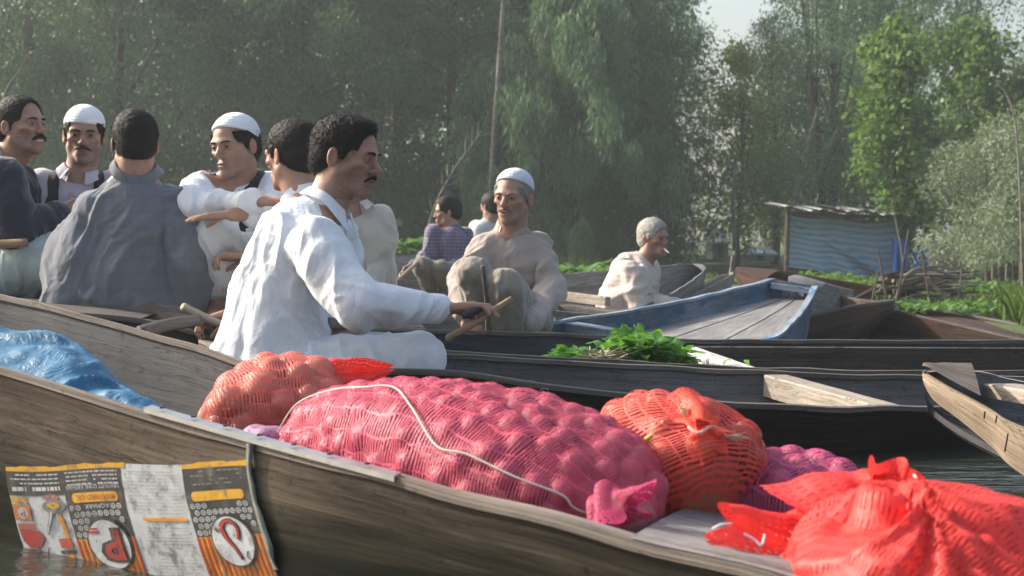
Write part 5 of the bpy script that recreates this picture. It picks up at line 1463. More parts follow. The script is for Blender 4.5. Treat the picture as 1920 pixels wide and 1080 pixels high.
# ------------------------------------------------------------------ the people
C_white = cloth('white_cotton', (.74, .77, .82), .8)
C_white2 = cloth('white_cotton_trousers', (.60, .62, .64), .85)
C_lav = cloth('lavender_cotton', (.46, .43, .50), .85)
C_grey = cloth('grey_checked_cotton', (.135, .150, .175), .9, check=(110, .16, (.085, .095, .115)))
C_beige = cloth('beige_cotton', (.38, .325, .295), .88)
C_beige2 = cloth('pale_beige_cotton', (.58, .51, .44), .88)
C_pinkb = cloth('pinkish_beige_cotton', (.53, .455, .415), .88)
C_olive = cloth('olive_trouser_cotton', (.15, .135, .105), .9)
C_taupe = cloth('taupe_trouser_cotton', (.27, .24, .205), .9)
C_navy = cloth('navy_wool', (.013, .017, .036), .9, sheen=.4)
C_black = cloth('black_waistcoat_cloth', (.012, .013, .017), .85, sheen=.3)
C_teal = cloth('pale_green_cotton', (.36, .43, .43), .88)
C_check = cloth('purple_checked_cotton', (.10, .088, .15), .85, check=(230, .5, (.27, .23, .31)))
C_lgrey = cloth('light_grey_cotton', (.38, .42, .42), .88)
if not ONLY or 'main' in ONLY:
    person(dict(label='bareheaded man in long white shirt with moustache, reaching out behind the pink sack', d=4.2, z0=.10,
        head=(650, 291, 0), yaw=74, pitch=9, roll=0, hs=1.02, nose=1.25, gaunt=1.1, stubble=.55,
        neck=(610, 390, 0), chest=(566, 480, 0), belly=(540, 590, 0), pelvis=(535, 690, 0), front=72, tw=(.18, .15, .175), dr=.74,
        sh=[(590, 462, -.17), (625, 440, .19)], el=[(672, 568, -.27), (640, 570, .32)], wr=[(836, 579, -.12), (668, 612, .02)],
        hands=[dict(f=(1, .0, .10), n=(0.1, -.1, -1), curl=.62, side=1, thumb=.7), dict(f=(-.4, -.5, -.2), n=(0, .2, -1), curl=1.1, side=-1)],
        hip=[(550, 698, -.10), (552, 695, .14)], knee=[(782, 676, -.10), (740, 690, .38)], ank=[(610, 712, .02), (640, 715, .12)], toe=[(560, 718, .06), (700, 720, .10)],
        hair='quiff', hair_th=.008, moustache=.85,
        cloth=dict(shirt=C_white, trousers=C_white, collar='fold', gap=.45, placket=.22, amp=.013, fold=(8, 8, 3), cuff=(.03, .02), sr=(.076, .066, .060, .036),
            tr=(.10, .074, .072, .06), tlen=.8, ch=.032, cr=(.071, .066),
            extra=[((520, 560, 0), (452, 668, -.05), .13, .075), ((535, 660, -.05), (590, 715, -.12), .12, .07), ((520, 640, .05), (430, 690, .0), .12, .05)])))
if not ONLY or 'grey' in ONLY:
    person(dict(label='man in loose grey checked shirt seen from behind with short dark hair', d=5.2, z0=.10,
        head=(252, 268, 0), yaw=-158, pitch=4, roll=0, stubble=.3,
        neck=(253, 322, 0), chest=(242, 420, 0), belly=(228, 510, 0), pelvis=(215, 560, .02), front=175, tw=(.19, .185, .165), dr=.66,
        sh=[(318, 390, .02), (178, 394, 0)], el=[(350, 500, -.04), (138, 492, .0)], wr=[(352, 592, .02), (200, 530, .33)],
        hands=[dict(f=(0, .5, -1), n=(-1, 0, 0), curl=.5), None],
        hip=[(250, 565, .1), (180, 565, .1)], knee=[(300, 520, .42), (150, 520, .42)], ank=[(290, 600, .5), (170, 600, .5)], toe=[None, None],
        hair='full', hair_th=.013,
        cloth=dict(shirt=C_grey, trousers=C_grey, collar='fold', gap=.6, amp=.017, fold=(8, 8, 2.6), cuff=(.0, .02), sr=(.070, .078, .082, .075), ch=.030, cr=(.078, .070),
            rot=np.array(((.94, 0, .34), (0, 1, 0), (-.34, 0, .94))),
            extra=[((200, 510, 0), (130, 578, -.05), .12, .08), ((250, 520, 0), (275, 575, -.04), .12, .09), ((150, 480, 0), (115, 568, .0), .10, .06)])))
if not ONLY or 'navy' in ONLY:
    person(dict(label='smiling man in navy coat with receding dark hair and moustache beside the lavender shirted man', d=5.6, z0=.10,
        head=(40, 236, 0), yaw=66, pitch=-6, roll=0, hs=1.02, stubble=.5, mouth=.006, teeth=True,
        neck=(8, 300, .02), chest=(-22, 375, .05), belly=(-30, 450, .05), pelvis=(-40, 520, .05), front=62, tw=(.19, .18, .20), dr=.75,
        sh=[(5, 342, -.17), (24, 338, .17)], el=[(30, 440, -.20), (60, 430, .2)], wr=[(110, 400, -.02), (120, 440, .15)],
        hands=[dict(f=(1, .2, -.1), n=(0, 1, 0), curl=.7), dict(f=(1, -.2, -.1), n=(0, -1, 0), curl=.7)],
        hip=[(-30, 515, -.1), (-30, 515, .15)], knee=[(100, 488, -.18), (110, 500, .3)], ank=[(30, 540, -.05), (20, 540, .2)], toe=[None, None],
        hair='balding', hair_th=.010, moustache=1.25,
        cloth=dict(shirt=C_navy, trousers=C_teal, collar='stand', collar_mat=C_lgrey, gap=.7, amp=.013, sr=(.085, .070, .070, .055), tr=(.13, .10, .10, .09),
            v=(.10, .04))))
if not ONLY or 'lavender' in ONLY:
    person(dict(label='man in lavender shirt, black waistcoat and white knitted cap behind the grey shirted man', d=5.85, z0=.10,
        head=(158, 252, 0), yaw=14, pitch=4, roll=2, hs=1.02, stubble=.75, stub_col=(.12, .11, .105), gaunt=1.2,
        neck=(148, 330, .02), chest=(145, 405, .04), belly=(150, 470, .04), pelvis=(150, 540, .04), front=8, tw=(.17, .16, .175), dr=.68,
        sh=[(80, 347, .02), (208, 350, .08)], el=[(78, 440, -.05), (230, 440, .05)], wr=[(140, 500, -.25), (200, 500, -.2)],
        hip=[(120, 540, 0), (180, 540, 0)], knee=[(90, 500, -.4), (210, 500, -.4)], ank=[(90, 560, -.3), (210, 560, -.3)], toe=[None, None],
        hair='under_cap', cap=(.80, .82, .86), cap_cut=(.030, 8), moustache=.8,
        cloth=dict(shirt=C_lav, trousers=C_teal, collar='fold', gap=.9, placket=.15, amp=.011, vest=C_black, v=(.07, .03), vopen=.065)))
if not ONLY or 'capwhite' in ONLY:
    person(dict(label='man in white shirt, black waistcoat and white cap folding his arms on his raised knee', d=5.5, z0=.10,
        head=(440, 272, -.06), yaw=-28, pitch=7, roll=-4, hs=1.02, stubble=.4, gaunt=1.15, nose=1.25,
        neck=(445, 343, 0), chest=(447, 400, .04), belly=(455, 470, .08), pelvis=(470, 540, .1), front=-12, tw=(.17, .16, .175), dr=.68,
        sh=[(374, 350, -.08), (505, 350, .06)], el=[(368, 384, -.34), (530, 400, -.24)], wr=[(484, 378, -.44), (436, 402, -.48)],
        hands=[dict(f=(1, -.05, .02), n=(0, .2, -1), curl=.35), dict(f=(-1, -.1, -.06), n=(0, .1, -1), curl=.22, side=-1)],
        hip=[(445, 545, .05), (490, 545, .1)], knee=[(404, 446, -.30), (470, 480, -.2)], ank=[(408, 575, -.22), (455, 600, -.1)], toe=[(400, 590, -.32), (450, 610, -.2)],
        hair='under_cap', cap=(.80, .83, .88), cap_cut=(.036, 24),
        cloth=dict(shirt=C_white, trousers=C_white2, collar='fold', gap=1.1, amp=.014, vest=C_black, v=(.10, .036), vopen=.05, sr=(.056, .046, .043, .034), cuff=(.02, .10),
            tr=(.09, .078, .080, .080), tlen=.55, ch=.028)))
if not ONLY or 'darkhair' in ONLY:
    person(dict(label='dark haired man turned away behind the white shirted rower\'s back, hands showing', d=5.0, z0=.10,
        head=(546, 290, .05), yaw=-128, pitch=4, roll=0, stubble=.4, hs=1.03,
        neck=(566, 372, .03), chest=(580, 450, .05), belly=(585, 520, .05), pelvis=(590, 580, .05), front=-100, tw=(.17, .16, .17), dr=.7,
        sh=[(560, 430, .2), (575, 425, -.10)], el=[(530, 520, .25), (520, 540, -.10)], wr=[(470, 482, .12), (432, 588, -.12)],
        hands=[dict(f=(-1, 0, .02), n=(.1, -.2, -1), curl=.95, side=-1), dict(f=(-1, 0, -.35), n=(.2, -.3, -1), curl=.9, side=-1)],
        hip=[(590, 580, .1), (590, 580, -.05)], knee=[(500, 540, .3), (520, 590, .1)], ank=[(520, 610, .2), (530, 620, .0)], toe=[None, None],
        hair='full', hair_th=.012,
        cloth=dict(shirt=C_white, trousers=C_white2, collar='stand', gap=.6, amp=.011, cuff=(.11, .12))))
if not ONLY or 'hidden' in ONLY:
    person(dict(label='man in pale beige shirt whose head is hidden behind the white shirted rower\'s head', d=6.0, z0=.10,
        head=(655, 325, 0), yaw=18, pitch=5, stubble=.4,
        neck=(662, 398, 0), chest=(668, 460, .02), belly=(672, 520, .04), pelvis=(672, 590, .08), front=12, tw=(.155, .145, .155), dr=.68,
        sh=[(614, 415, .02), (705, 418, .05)], el=[(600, 500, -.02), (706, 498, .02)], wr=[(630, 590, -.25), (655, 602, -.25)],
        hands=[dict(f=(.5, -.2, -.4), n=(0, .3, -1), curl=.9), dict(f=(-.7, -.3, -.2), n=(0, .3, -1), curl=.9, side=-1)],
        hip=[(650, 590, .05), (695, 590, .05)], knee=[(630, 560, -.40), (668, 625, -.40)], ank=[(640, 650, -.3), (670, 655, -.3)], toe=[None, None],
        hair='full',
        cloth=dict(shirt=C_beige2, trousers=C_white2, collar='fold', gap=.8, placket=.25, amp=.016, cuff=(.02, .03), v=(.05, .028))))
if not ONLY or 'capbeige' in ONLY:
    person(dict(label='man squatting in beige shirt and pale blue skullcap at the middle, facing the rower', d=6.5, z0=.10,
        head=(962, 368, -.05), yaw=-24, pitch=4, roll=3, hs=1.06, stubble=.6, stub_col=(.16, .14, .13), gaunt=1.3, nose=1.3,
        neck=(958, 430, 0), chest=(957, 490, .02), belly=(965, 545, .06), pelvis=(975, 600, .1), front=-14, tw=(.14, .135, .15), dr=.66,
        sh=[(910, 460, 0), (1008, 461, .03)], el=[(866, 528, -.10), (1034, 542, -.06)], wr=[(874, 596, -.34), (990, 606, -.34)],
        hands=[dict(f=(.3, -.2, -.35), n=(.3, .6, -.4), curl=1.0, side=-1), dict(f=(-.6, -.2, -.8), n=(-.5, .3, -.2), curl=.5, side=-1)],
        hip=[(945, 610, .02), (1000, 610, .05)], knee=[(890, 516, -.36), (945, 540, -.42)], ank=[(900, 628, -.22), (962, 640, -.28)], toe=[(888, 636, -.34), (948, 646, -.38)],
        hair='under_cap', hair_col=(.22, .21, .20), cap=(.56, .60, .70), cap_cut=(.040, 26), moustache=.6, mcol=(.08, .07, .065),
        cloth=dict(shirt=C_beige, trousers=C_taupe, collar='stand', gap=.95, placket=.14, amp=.013, fold=(11, 11, 4), rot=np.array(((.9, 0, .43), (0, 1, 0), (-.43, 0, .9))), cuff=(.03, .02), v=(.13, .036), sr=(.056, .058, .060, .050), ch=.034,
            tr=(.095, .076, .080, .072), tlen=.88)))
if not ONLY or 'check' in ONLY:
    person(dict(label='small distant man in purple checked shirt squatting with a paddle in his hand', d=11.0, z0=.15,
        head=(838, 397, 0), yaw=-82, pitch=3, stubble=.3, hs=1.0,
        neck=(846, 432, 0), chest=(842, 458, 0), belly=(842, 485, 0), pelvis=(846, 515, .05), front=-50, tw=(.16, .145, .16), dr=.7,
        sh=[(814, 438, -.05), (868, 440, .08)], el=[(806, 478, -.1), (872, 480, 0)], wr=[(772, 500, -.2), (850, 502, -.2)],
        hands=[dict(f=(-.6, -.2, -.6), n=(0, -.6, -.6), curl=.9), None],
        hip=[(836, 520, 0), (858, 520, .05)], knee=[(792, 500, -.38), (826, 506, -.36)], ank=[(806, 548, -.2), (838, 548, -.15)], toe=[(795, 553, -.3), (828, 553, -.25)],
        hair='full', hair_th=.016,
        cloth=dict(shirt=C_check, trousers=C_olive, collar='fold', gap=.6, placket=.2, amp=.016, v=(.05, .03), tr=(.080, .066, .064, .056), tlen=.9)))
if not ONLY or 'behind' in ONLY:
    person(dict(label='dark haired man in light grey shirt mostly hidden behind the man in the skullcap', d=11.6, z0=.15,
        head=(921, 387, 0), yaw=-140, pitch=3, stubble=.3,
        neck=(918, 420, 0), chest=(913, 448, 0), belly=(913, 475, 0), pelvis=(913, 505, 0), front=-130, tw=(.16, .145, .16), dr=.7,
        sh=[(893, 428, .03), (940, 430, -.03)], el=[(885, 460, 0), (950, 465, 0)], wr=[(880, 490, .2), (930, 490, .2)],
        hip=[(905, 508, 0), (925, 508, .05)], knee=[(890, 490, .3), (915, 490, .38)], ank=[(895, 530, .3), (920, 530, .35)], toe=[None, None],
        hair='full', cloth=dict(shirt=C_lgrey, trousers=C_olive, collar='stand', amp=.011)))
if not ONLY or 'smoker' in ONLY:
    person(dict(label='grey haired man smoking a cigarette in pinkish beige shirt behind the blue boat', d=8.7, z0=.12,
        head=(1226, 445, 0), yaw=44, pitch=2, roll=-4, stubble=.4, stub_col=(.16, .14, .13), gaunt=1.25, skin=(.33, .19, .135), hs=.98,
        neck=(1205, 492, .03), chest=(1190, 520, .03), belly=(1180, 553, .03), pelvis=(1178, 583, .03), front=62, tw=(.165, .155, .155), dr=.78,
        sh=[(1188, 512, -.15), (1213, 510, .15)], el=[(1196, 572, -.17), (1215, 570, .15)], wr=[(1242, 572, -.05), (1250, 566, .1)],
        hands=[dict(f=(1, 0, -.05), n=(0, 0, -1), curl=.6), dict(f=(1, 0, -.1), n=(0, 0, -1), curl=.6)],
        hip=[(1185, 590, -.08), (1190, 590, .1)], knee=[(1250, 583, -.15), (1260, 583, .15)], ank=[(1215, 605, -.1), (1215, 605, .1)], toe=[None, None],
        hair='wavy', hair_th=.013, hair_col=(.30, .285, .27), cigarette=True,
        cloth=dict(shirt=C_pinkb, trousers=C_pinkb, collar='fold', gap=.5, amp=.021, fold=(10, 10, 5), cuff=(.02, .02), ch=.03, extra=[((1170, 555, 0), (1160, 585, 0), .13, .12)])))
# ------------------------------------------------------------------ sacks
def net_mat(name, col, su, sv, wu, wv, rough=.55, trans=.35):
    """open-weave netting: UV in metres, threads su / sv apart"""
    m, N, L, b = newmat(name); nt = m.node_tree; uv = coord(nt, 'UV')
    n = tex_noise(nt, uv, 9, 3, .5); n2 = tex_noise(nt, uv, 60, 2, .5)
    sep = N.new('ShaderNodeSeparateXYZ'); L.new(uv, sep.inputs[0])
    wob = math_n(nt, 'MULTIPLY', math_n(nt, 'SUBTRACT', n, .5), .030)
    wob2 = math_n(nt, 'MULTIPLY', math_n(nt, 'SUBTRACT', n2, .5), .004)
    fu = math_n(nt, 'FRACT', math_n(nt, 'MULTIPLY', math_n(nt, 'ADD', math_n(nt, 'ADD', sep.outputs[0], wob), wob2), 1 / su))
    fv = math_n(nt, 'FRACT', math_n(nt, 'MULTIPLY', math_n(nt, 'ADD', math_n(nt, 'ADD', sep.outputs[1], wob), wob2), 1 / sv))
    a = math_n(nt, 'MAXIMUM', math_n(nt, 'LESS_THAN', fu, wu), math_n(nt, 'LESS_THAN', fv, math_n(nt, 'ADD', wv, math_n(nt, 'MULTIPLY', math_n(nt, 'SUBTRACT', n, .5), .5))))
    big = tex_noise(nt, uv, 5, 4, .6)
    c = mixc(nt, big, tuple(k * .78 for k in col), tuple(min(1, k * 1.2 + .02) for k in col))
    L.new(c, b.inputs['Base Color']); b.inputs['Roughness'].default_value = rough; b.inputs['Specular IOR Level'].default_value = .6
    t = N.new('ShaderNodeBsdfTranslucent'); L.new(c, t.inputs[0]); mx = N.new('ShaderNodeMixShader'); mx.inputs[0].default_value = trans
    L.new(b.outputs[0], mx.inputs[1]); L.new(t.outputs[0], mx.inputs[2])
    tr = N.new('ShaderNodeBsdfTransparent'); m2 = N.new('ShaderNodeMixShader'); L.new(a, m2.inputs[0]); L.new(tr.outputs[0], m2.inputs[1]); L.new(mx.outputs[0], m2.inputs[2])
    L.new(m2.outputs[0], N['Material Output'].inputs[0])
    bump(nt, b, tex_noise(nt, uv, 300, 2, .5), .8, .002)
    return m
def onion_mat(name, c1, c2, rough=.48):
    m, N, L, b = newmat(name); nt = m.node_tree; o = coord(nt, 'Object')
    inf = N.new('ShaderNodeObjectInfo'); n = tex_noise(nt, mapping(nt, o, (30, 30, 4)), 1.2, 4, .6, .5)
    c = mixc(nt, n, c1, c2); c = mixc(nt, math_n(nt, 'MULTIPLY', inf.outputs['Random'], .5), c, tuple(k * .6 for k in c1))
    L.new(c, b.inputs['Base Color']); b.inputs['Roughness'].default_value = rough; bump(nt, b, n, .25, .002); return m
ON_P = onion_mat('purple_onion_skin', (.33, .085, .115), (.58, .22, .25)); ON_O = onion_mat('brown_onion_skin', (.42, .11, .05), (.66, .26, .13)); ON_R = onion_mat('pale_onion_skin', (.50, .23, .15), (.78, .48, .32))
def onion_mesh(mat):
    nu, nv = 9, 14; V = []
    for i in range(nu):
        a = math.pi * i / (nu - 1); r_ = math.sin(a) ** .9; z = math.cos(a)
        if z > .9: z = .9 + (z - .9) * 3.5
        for k in range(nv): b = 2 * math.pi * k / nv; V.append((r_ * math.cos(b) * (1 + .03 * math.cos(5 * b)), r_ * math.sin(b), z * .88))
    return mesh_data('onion', np.array(V), grid_faces(nu, nv, True), [mat], None, True)
def sack(label, path, mat, omat, n_on=60, orad=.030, ex=2.6, seed=1, sag=.8, group='net sacks of onions in the laden boat', nu=150, nv=120, up_tilt=0., fold=.0, end_pow=(3.2, 3.2), tag_cat='sack', floor=None, name='onion_sack', max_off=.014, deep=.001, heap_mat=None, radial=None):
    """path: (px, py, d, half width, half height)"""
    C = catmull([pt(*p[:3]) for p in path], nu); W = catmull([(p[3], p[4], 0) for p in path], nu)
    T = np.gradient(C, axis=0); T /= np.linalg.norm(T, axis=1, keepdims=True)
    S_ = np.cross(T, np.array((0, 0, 1.))); S_ /= np.linalg.norm(S_, axis=1, keepdims=True); U_ = np.cross(S_, T)
    t = np.linspace(0, 1, nu); L_ = np.linalg.norm(np.diff(C, axis=0), axis=1).sum()
    prof = np.where(t < .5, (1 - np.abs(2 * t - 1) ** end_pow[0]), (1 - np.abs(2 * t - 1) ** end_pow[1])) ** .5
    def surf(ti, a):
        i = np.clip(ti * (nu - 1), 0, nu - 1.001); j = i.astype(int); f = (i - j)[:, None]; g = lambda A: A[j] * (1 - f) + A[j + 1] * f
        pr = (prof[j] * (1 - f[:, 0]) + prof[j + 1] * f[:, 0]); w = g(W)
        ca, sa = np.cos(a), np.sin(a); k = (np.abs(ca) ** ex + np.abs(sa) ** ex) ** (-1 / ex)
        lump = 1 + .05 * np.sin(ti * 9 + seed) + .04 * np.sin(a * 3 + seed + ti * 5)
        x = ca * k * w[:, 0] * pr * lump; z = sa * k * w[:, 1] * pr * lump
        P = g(C) + g(S_) * x[:, None] + g(U_) * z[:, None]
        if floor is not None: P[:, 2] = np.maximum(P[:, 2], floor)
        return P
    tt = np.repeat(t, nv); aa = np.tile(np.linspace(0, 2 * math.pi, nv), nu); P = surf(tt, aa)
    # onions packed under the skin
    r = np.random.default_rng(seed); ct, ca = r.random(4000), r.uniform(0, 2 * math.pi, 4000); cp = surf(ct, ca); e = 1e-3
    nn = np.cross(surf(ct + e, ca) - cp, surf(ct, ca + e) - cp); nn /= np.linalg.norm(nn, axis=1, keepdims=True) + 1e-12
    ctr = C[np.clip((ct * (nu - 1)).astype(int), 0, nu - 1)]; fl = ((cp - ctr) * nn).sum(1) < 0; nn[fl] *= -1
    sel = []; rad = []
    for i in range(4000):
        if len(sel) >= n_on: break
        if nn[i, 1] > .55 and nn[i, 2] < .5: continue          # far underside, hidden
        if nn[i, 2] < -.5 or not .05 < ct[i] < .95: continue
        rr = orad * r.uniform(.78, 1.12); c = cp[i] - nn[i] * (rr + deep)
        if np.linalg.norm(c - ctr[i]) > np.linalg.norm(cp[i] - ctr[i]) - rr * .6: continue
        if all(np.linalg.norm(c - q) > (rr + s_) * .86 for q, s_ in zip(sel, rad)): sel.append(c); rad.append(rr)
    sel = np.array(sel); rad = np.array(rad)
    d = np.min(np.stack([np.linalg.norm(P - c, axis=1) - s_ for c, s_ in zip(sel, rad)], 0), 0)
    Pr = P.reshape(nu, nv, 3); du = np.gradient(Pr, axis=0); dv = np.gradient(Pr, axis=1); N_ = np.cross(du, dv).reshape(-1, 3); N_ /= np.linalg.norm(N_, axis=1, keepdims=True) + 1e-9
    f2 = ((P - np.repeat(C, nv, 0)) * N_).sum(1) < 0; N_[f2] *= -1
    off = np.clip(d - .001, 0, max_off) * sag
    if fold: off = off - fold * (1 - 2 * np.abs(vnoise(P * np.array((22, 22, 22)), seed)))
    if radial is not None:
        o_ = pt(*radial[:3]); v_ = P - o_; an = np.arctan2(v_[:, 2], v_[:, 0]); ds = np.linalg.norm(v_, axis=1)
        wv_ = vnoise(np.stack([an * 2, ds * 6, 0 * an], 1), 77)
        off = off + radial[3] * (np.abs(vnoise(np.stack([an * 4.2 + wv_ * .6, ds * 2.2, 0 * an], 1), 78)) * 2 - .4) * np.clip(ds / .10, .2, 1)
    P = P - N_ * (off * np.clip(prof.repeat(nv) * 1.5, 0, 1))[:, None]
    uu = tt * L_; circ = float(W.mean() * 2) * math.pi * .75; vv = aa / (2 * math.pi) * circ
    base = C.mean(0) * (1, 1, 0) + (0, 0, P[:, 2].min()); root = empty(name, base, label, tag_cat, group)
    net = link('net', mesh_data('net', P - base, grid_faces(nu, nv), [mat], np.stack([uu, vv], 1), True), root)
    om = onion_mesh(omat)
    for c, s_ in zip(sel, rad):
        o = link('onion', om, root, c - base); o.scale = (s_,) * 3; o.rotation_euler = (r.uniform(0, 6), r.uniform(0, 6), r.uniform(0, 6))
    # the onions further in: one lumpy heap
    Ph = surf(tt, aa); cc = np.repeat(C, nv, 0); Ph = cc + (Ph - cc) * .68; Ph = Ph + .012 * vnoise(Ph * 26, seed)[:, None] * unit(Ph - cc)
    hp = link('onion_heap', mesh_data('onion_heap', Ph - base, grid_faces(nu, nv), [heap_mat or omat], None, True), root); hp['kind'] = 'stuff'
    return dict(root=root, surf=surf, base=base, C=C, sel=sel)
def crumple(root, pts_r, mat, name='mouth', seed=1, nu=60, nv=16, amp=.012, flare=True, freq=9):
    """gathered net: a ruffled tube along pts (px,py,d,r)"""
    C = catmull([pt(*p[:3]) for p in pts_r], nv); rr = np.interp(np.linspace(0, 1, nv), np.linspace(0, 1, len(pts_r)), [p[3] for p in pts_r])
    T = np.gradient(C, axis=0); T /= np.linalg.norm(T, axis=1, keepdims=True); V = []; UV = []
    a0 = unit(np.cross(T[0], (0, .3, 1))); 
    for k in range(nv):
        a = unit(a0 - (a0 @ T[k]) * T[k]); b = np.cross(T[k], a)
        for i in range(nu):
            q = 2 * math.pi * i / (nu - 1); t = k / (nv - 1)
            w = rr[k] * (1 + .38 * math.sin(q * freq + seed + 1.5 * math.sin(q * 2)) * (.3 + t) * .8 + .12 * math.sin(q * 3 + t * 4))
            V.append(C[k] + a * w * math.cos(q) + b * w * math.sin(q) + T[k] * amp * math.sin(q * 5 + seed) * t); UV.append((i / nu * 2 * math.pi * .05, k / nv * .2))
    V = np.array(V) + .004 * np.stack([vnoise(np.array(V) * 40, s_) for s_ in (1, 2, 3)], 1)
    return link(name, mesh_data(name, V - world_of(root), grid_faces(nv, nu), [mat], UV, True), root)
def strand(root, P3, r_, mat, name='cord', n=40):
    mb = MB(); mb.tube(catmull(P3, n), r_, 6); return mb.build(name, mat, root, smooth=True)
if not ONLY:
    NET_PINK = net_mat('magenta_net', (.74, .10, .19), .0058, .0180, .50, .08)
    NET_SALM = net_mat('salmon_net', (.84, .17, .15), .0056, .0130, .44, .14)
    NET_ORG = net_mat('orange_red_net', (.92, .12, .10), .0054, .0150, .52, .14)
    NET_PURP = net_mat('purple_net', (.64, .09, .26), .0060, .0180, .50, .16)
    NET_RED = net_mat('scarlet_net', (.90, .055, .045), .0050, .0100, .74, .40)
    NET_RED2 = net_mat('scarlet_net_dense', (.90, .045, .04), .0060, .0120, .80, .5)
    NET_PDENSE = net_mat('magenta_net_gathered', (.50, .03, .12), .0060, .0130, .78, .4)
    NET_ODENSE = net_mat('orange_net_gathered', (.92, .10, .05), .0060, .0130, .80, .4)
    ribbon_y = plain('yellow_tape', (.62, .46, .10), .5); twine = plain('white_twine', (.55, .56, .50), .8); white_net = plain('white_seam_band', (.72, .66, .70), .6)
    jute = plain('frayed_jute', (.62, .50, .36), .9)
    s1 = sack('large pink net sack of purple onions lying along the middle of the laden boat',
[(545, 876, 2.72, .10, .10), (640, 850, 2.62, .16, .135), (760, 862, 2.50, .19, .155), (900, 893, 2.38, .20, .158), (1040, 940, 2.26, .19, .15), (1150, 975, 2.17, .15, .125), (1208, 988, 2.12, .10, .085)],
        NET_PINK, ON_P, 210, .0265, 2.5, 3, end_pow=(4.5, 4.5), max_off=.010)
    crumple(s1['root'], [(1140, 925, 2.07, .022), (1138, 942, 2.05, .026), (1152, 960, 2.04, .040), (1172, 978, 2.03, .055)], NET_PDENSE, 'gathered_mouth', 3, freq=6)
    P3 = []
    for u, a in ((.07, .70), (.16, .92), (.26, .98), (.35, .98), (.41, 1.0), (.49, .80), (.58, .55), (.64, .57), (.74, .52), (.84, .50), (.88, .38), (.95, .30)):
        p = s1['surf'](np.array([u]), np.array([a]))[0]; c = s1['C'][int(u * 149)]; P3.append(p + unit(p - c) * .0015)
    CORD = P3
    s2 = sack('salmon pink net sack of pale onions behind the left end of the large pink sack',
        [(372, 792, 3.02, .06, .055), (430, 778, 3.02, .11, .095), (510, 766, 3.05, .14, .125), (590, 758, 3.08, .14, .125), (660, 752, 3.10, .10, .10)],
        NET_SALM, ON_R, 62, .036, 2.4, 5, end_pow=(3.5, 3.0))
    crumple(s2['root'], [(575, 716, 3.12, .05), (630, 709, 3.13, .055), (680, 703, 3.15, .038), (728, 692, 3.16, .008)], NET_RED, 'empty_neck', 5, freq=4, nv=24)
    s5 = sack('small lilac sack edge peeping out between the metal strip and the large pink sack',
        [(462, 834, 2.70, .03, .025), (500, 832, 2.66, .06, .045), (545, 842, 2.62, .05, .04)], net_mat('lilac_net', (.55, .32, .52), .006, .008, .7, .5), ON_P, 8, .026, 2.3, 9)
    s3 = sack('orange net sack of brown onions tied at the top with white twine',
        [(1290, 798, 2.52, .10, .10), (1270, 835, 2.48, .15, .15), (1268, 880, 2.44, .165, .165), (1285, 930, 2.40, .155, .17), (1310, 985, 2.36, .14, .15)],
        NET_ORG, ON_O, 130, .032, 2.3, 12, end_pow=(2.6, 5.0), max_off=.010)
    crumple(s3['root'], [(1290, 800, 2.38, .060), (1312, 794, 2.33, .030), (1318, 806, 2.30, .018), (1330, 822, 2.27, .030)], NET_ODENSE, 'tied_top', 2, freq=5)
    crumple(s3['root'], [(1262, 792, 2.44, .050), (1240, 768, 2.46, .035), (1222, 758, 2.48, .012)], NET_ODENSE, 'gathered_corner', 6, freq=4)
    for P_, m_, r_ in (([(1300, 782, 2.34), (1260, 795, 2.33), (1215, 822, 2.32), (1180, 855, 2.33)], ribbon_y, .0045), ([(1290, 800, 2.28), (1310, 812, 2.27), (1335, 800, 2.28), (1362, 818, 2.30)], twine, .0030)):
        strand(s3['root'], [pt(*p) for p in P_], r_, m_, 'tape' if m_ is ribbon_y else 'twine')
    rr_ = np.random.default_rng(2); mb = MB()
    for k in range(34):
        a = pt(1362, 818, 2.30) if k % 2 else pt(1285, 782, 2.33); v = np.array((.022, 0, -.002)) if k % 2 else np.array((-.004, 0, .02))
        mb.tube([a, a + v * .6 + rr_.normal(0, .004, 3), a + v * 1.1 + rr_.normal(0, .008, 3)], [.0010, .0008, .0004], 4)
    tag(mb.build('frayed_ends', jute, s3['root']), kind='stuff')
    s4 = sack('purple pink net sack lying between the orange and scarlet sacks',
        [(1395, 935, 2.52, .09, .075), (1440, 935, 2.47, .12, .095), (1500, 945, 2.42, .12, .095), (1560, 955, 2.36, .11, .085), (1600, 968, 2.32, .07, .06)],
        NET_PURP, ON_P, 60, .029, 2.6, 17, end_pow=(5, 4))
    # the scarlet sack nearest the camera, half empty, its loose net thrown up in two ears
    s6 = sack('scarlet net sack nearest the camera, half empty with two loose white hemmed corners',
[(1410, 1080, 1.98, .03, .03), (1500, 1092, 1.92, .10, .075), (1600, 1085, 1.88, .15, .115), (1700, 1092, 1.82, .17, .132), (1800, 1135, 1.76, .18, .135), (1900, 1215, 1.70, .18, .13), (2010, 1300, 1.65, .17, .12), (2120, 1370, 1.6, .1, .08)],
        NET_RED, ON_P, 60, .030, 2.2, 23, radial=(1690, 900, 1.86, .026), sag=.0, fold=.0035, end_pow=(2.4, 3.5), max_off=.010, deep=.040, heap_mat=plain('crumpled_scarlet_net', (.42, .025, .02), .6))
    crumple(s6['root'], [(1620, 1015, 1.93, .140), (1640, 978, 1.93, .098), (1665, 946, 1.93, .058), (1682, 922, 1.92, .034), (1692, 900, 1.91, .038)], NET_RED2, 'standing_ear', 2, freq=4, nv=26, nu=90)
    crumple(s6['root'], [(1500, 1060, 1.94, .080), (1450, 1045, 1.93, .055), (1400, 1015, 1.92, .036), (1350, 990, 1.92, .030)], NET_RED2, 'lying_ear', 7, freq=3, nv=22, nu=80)
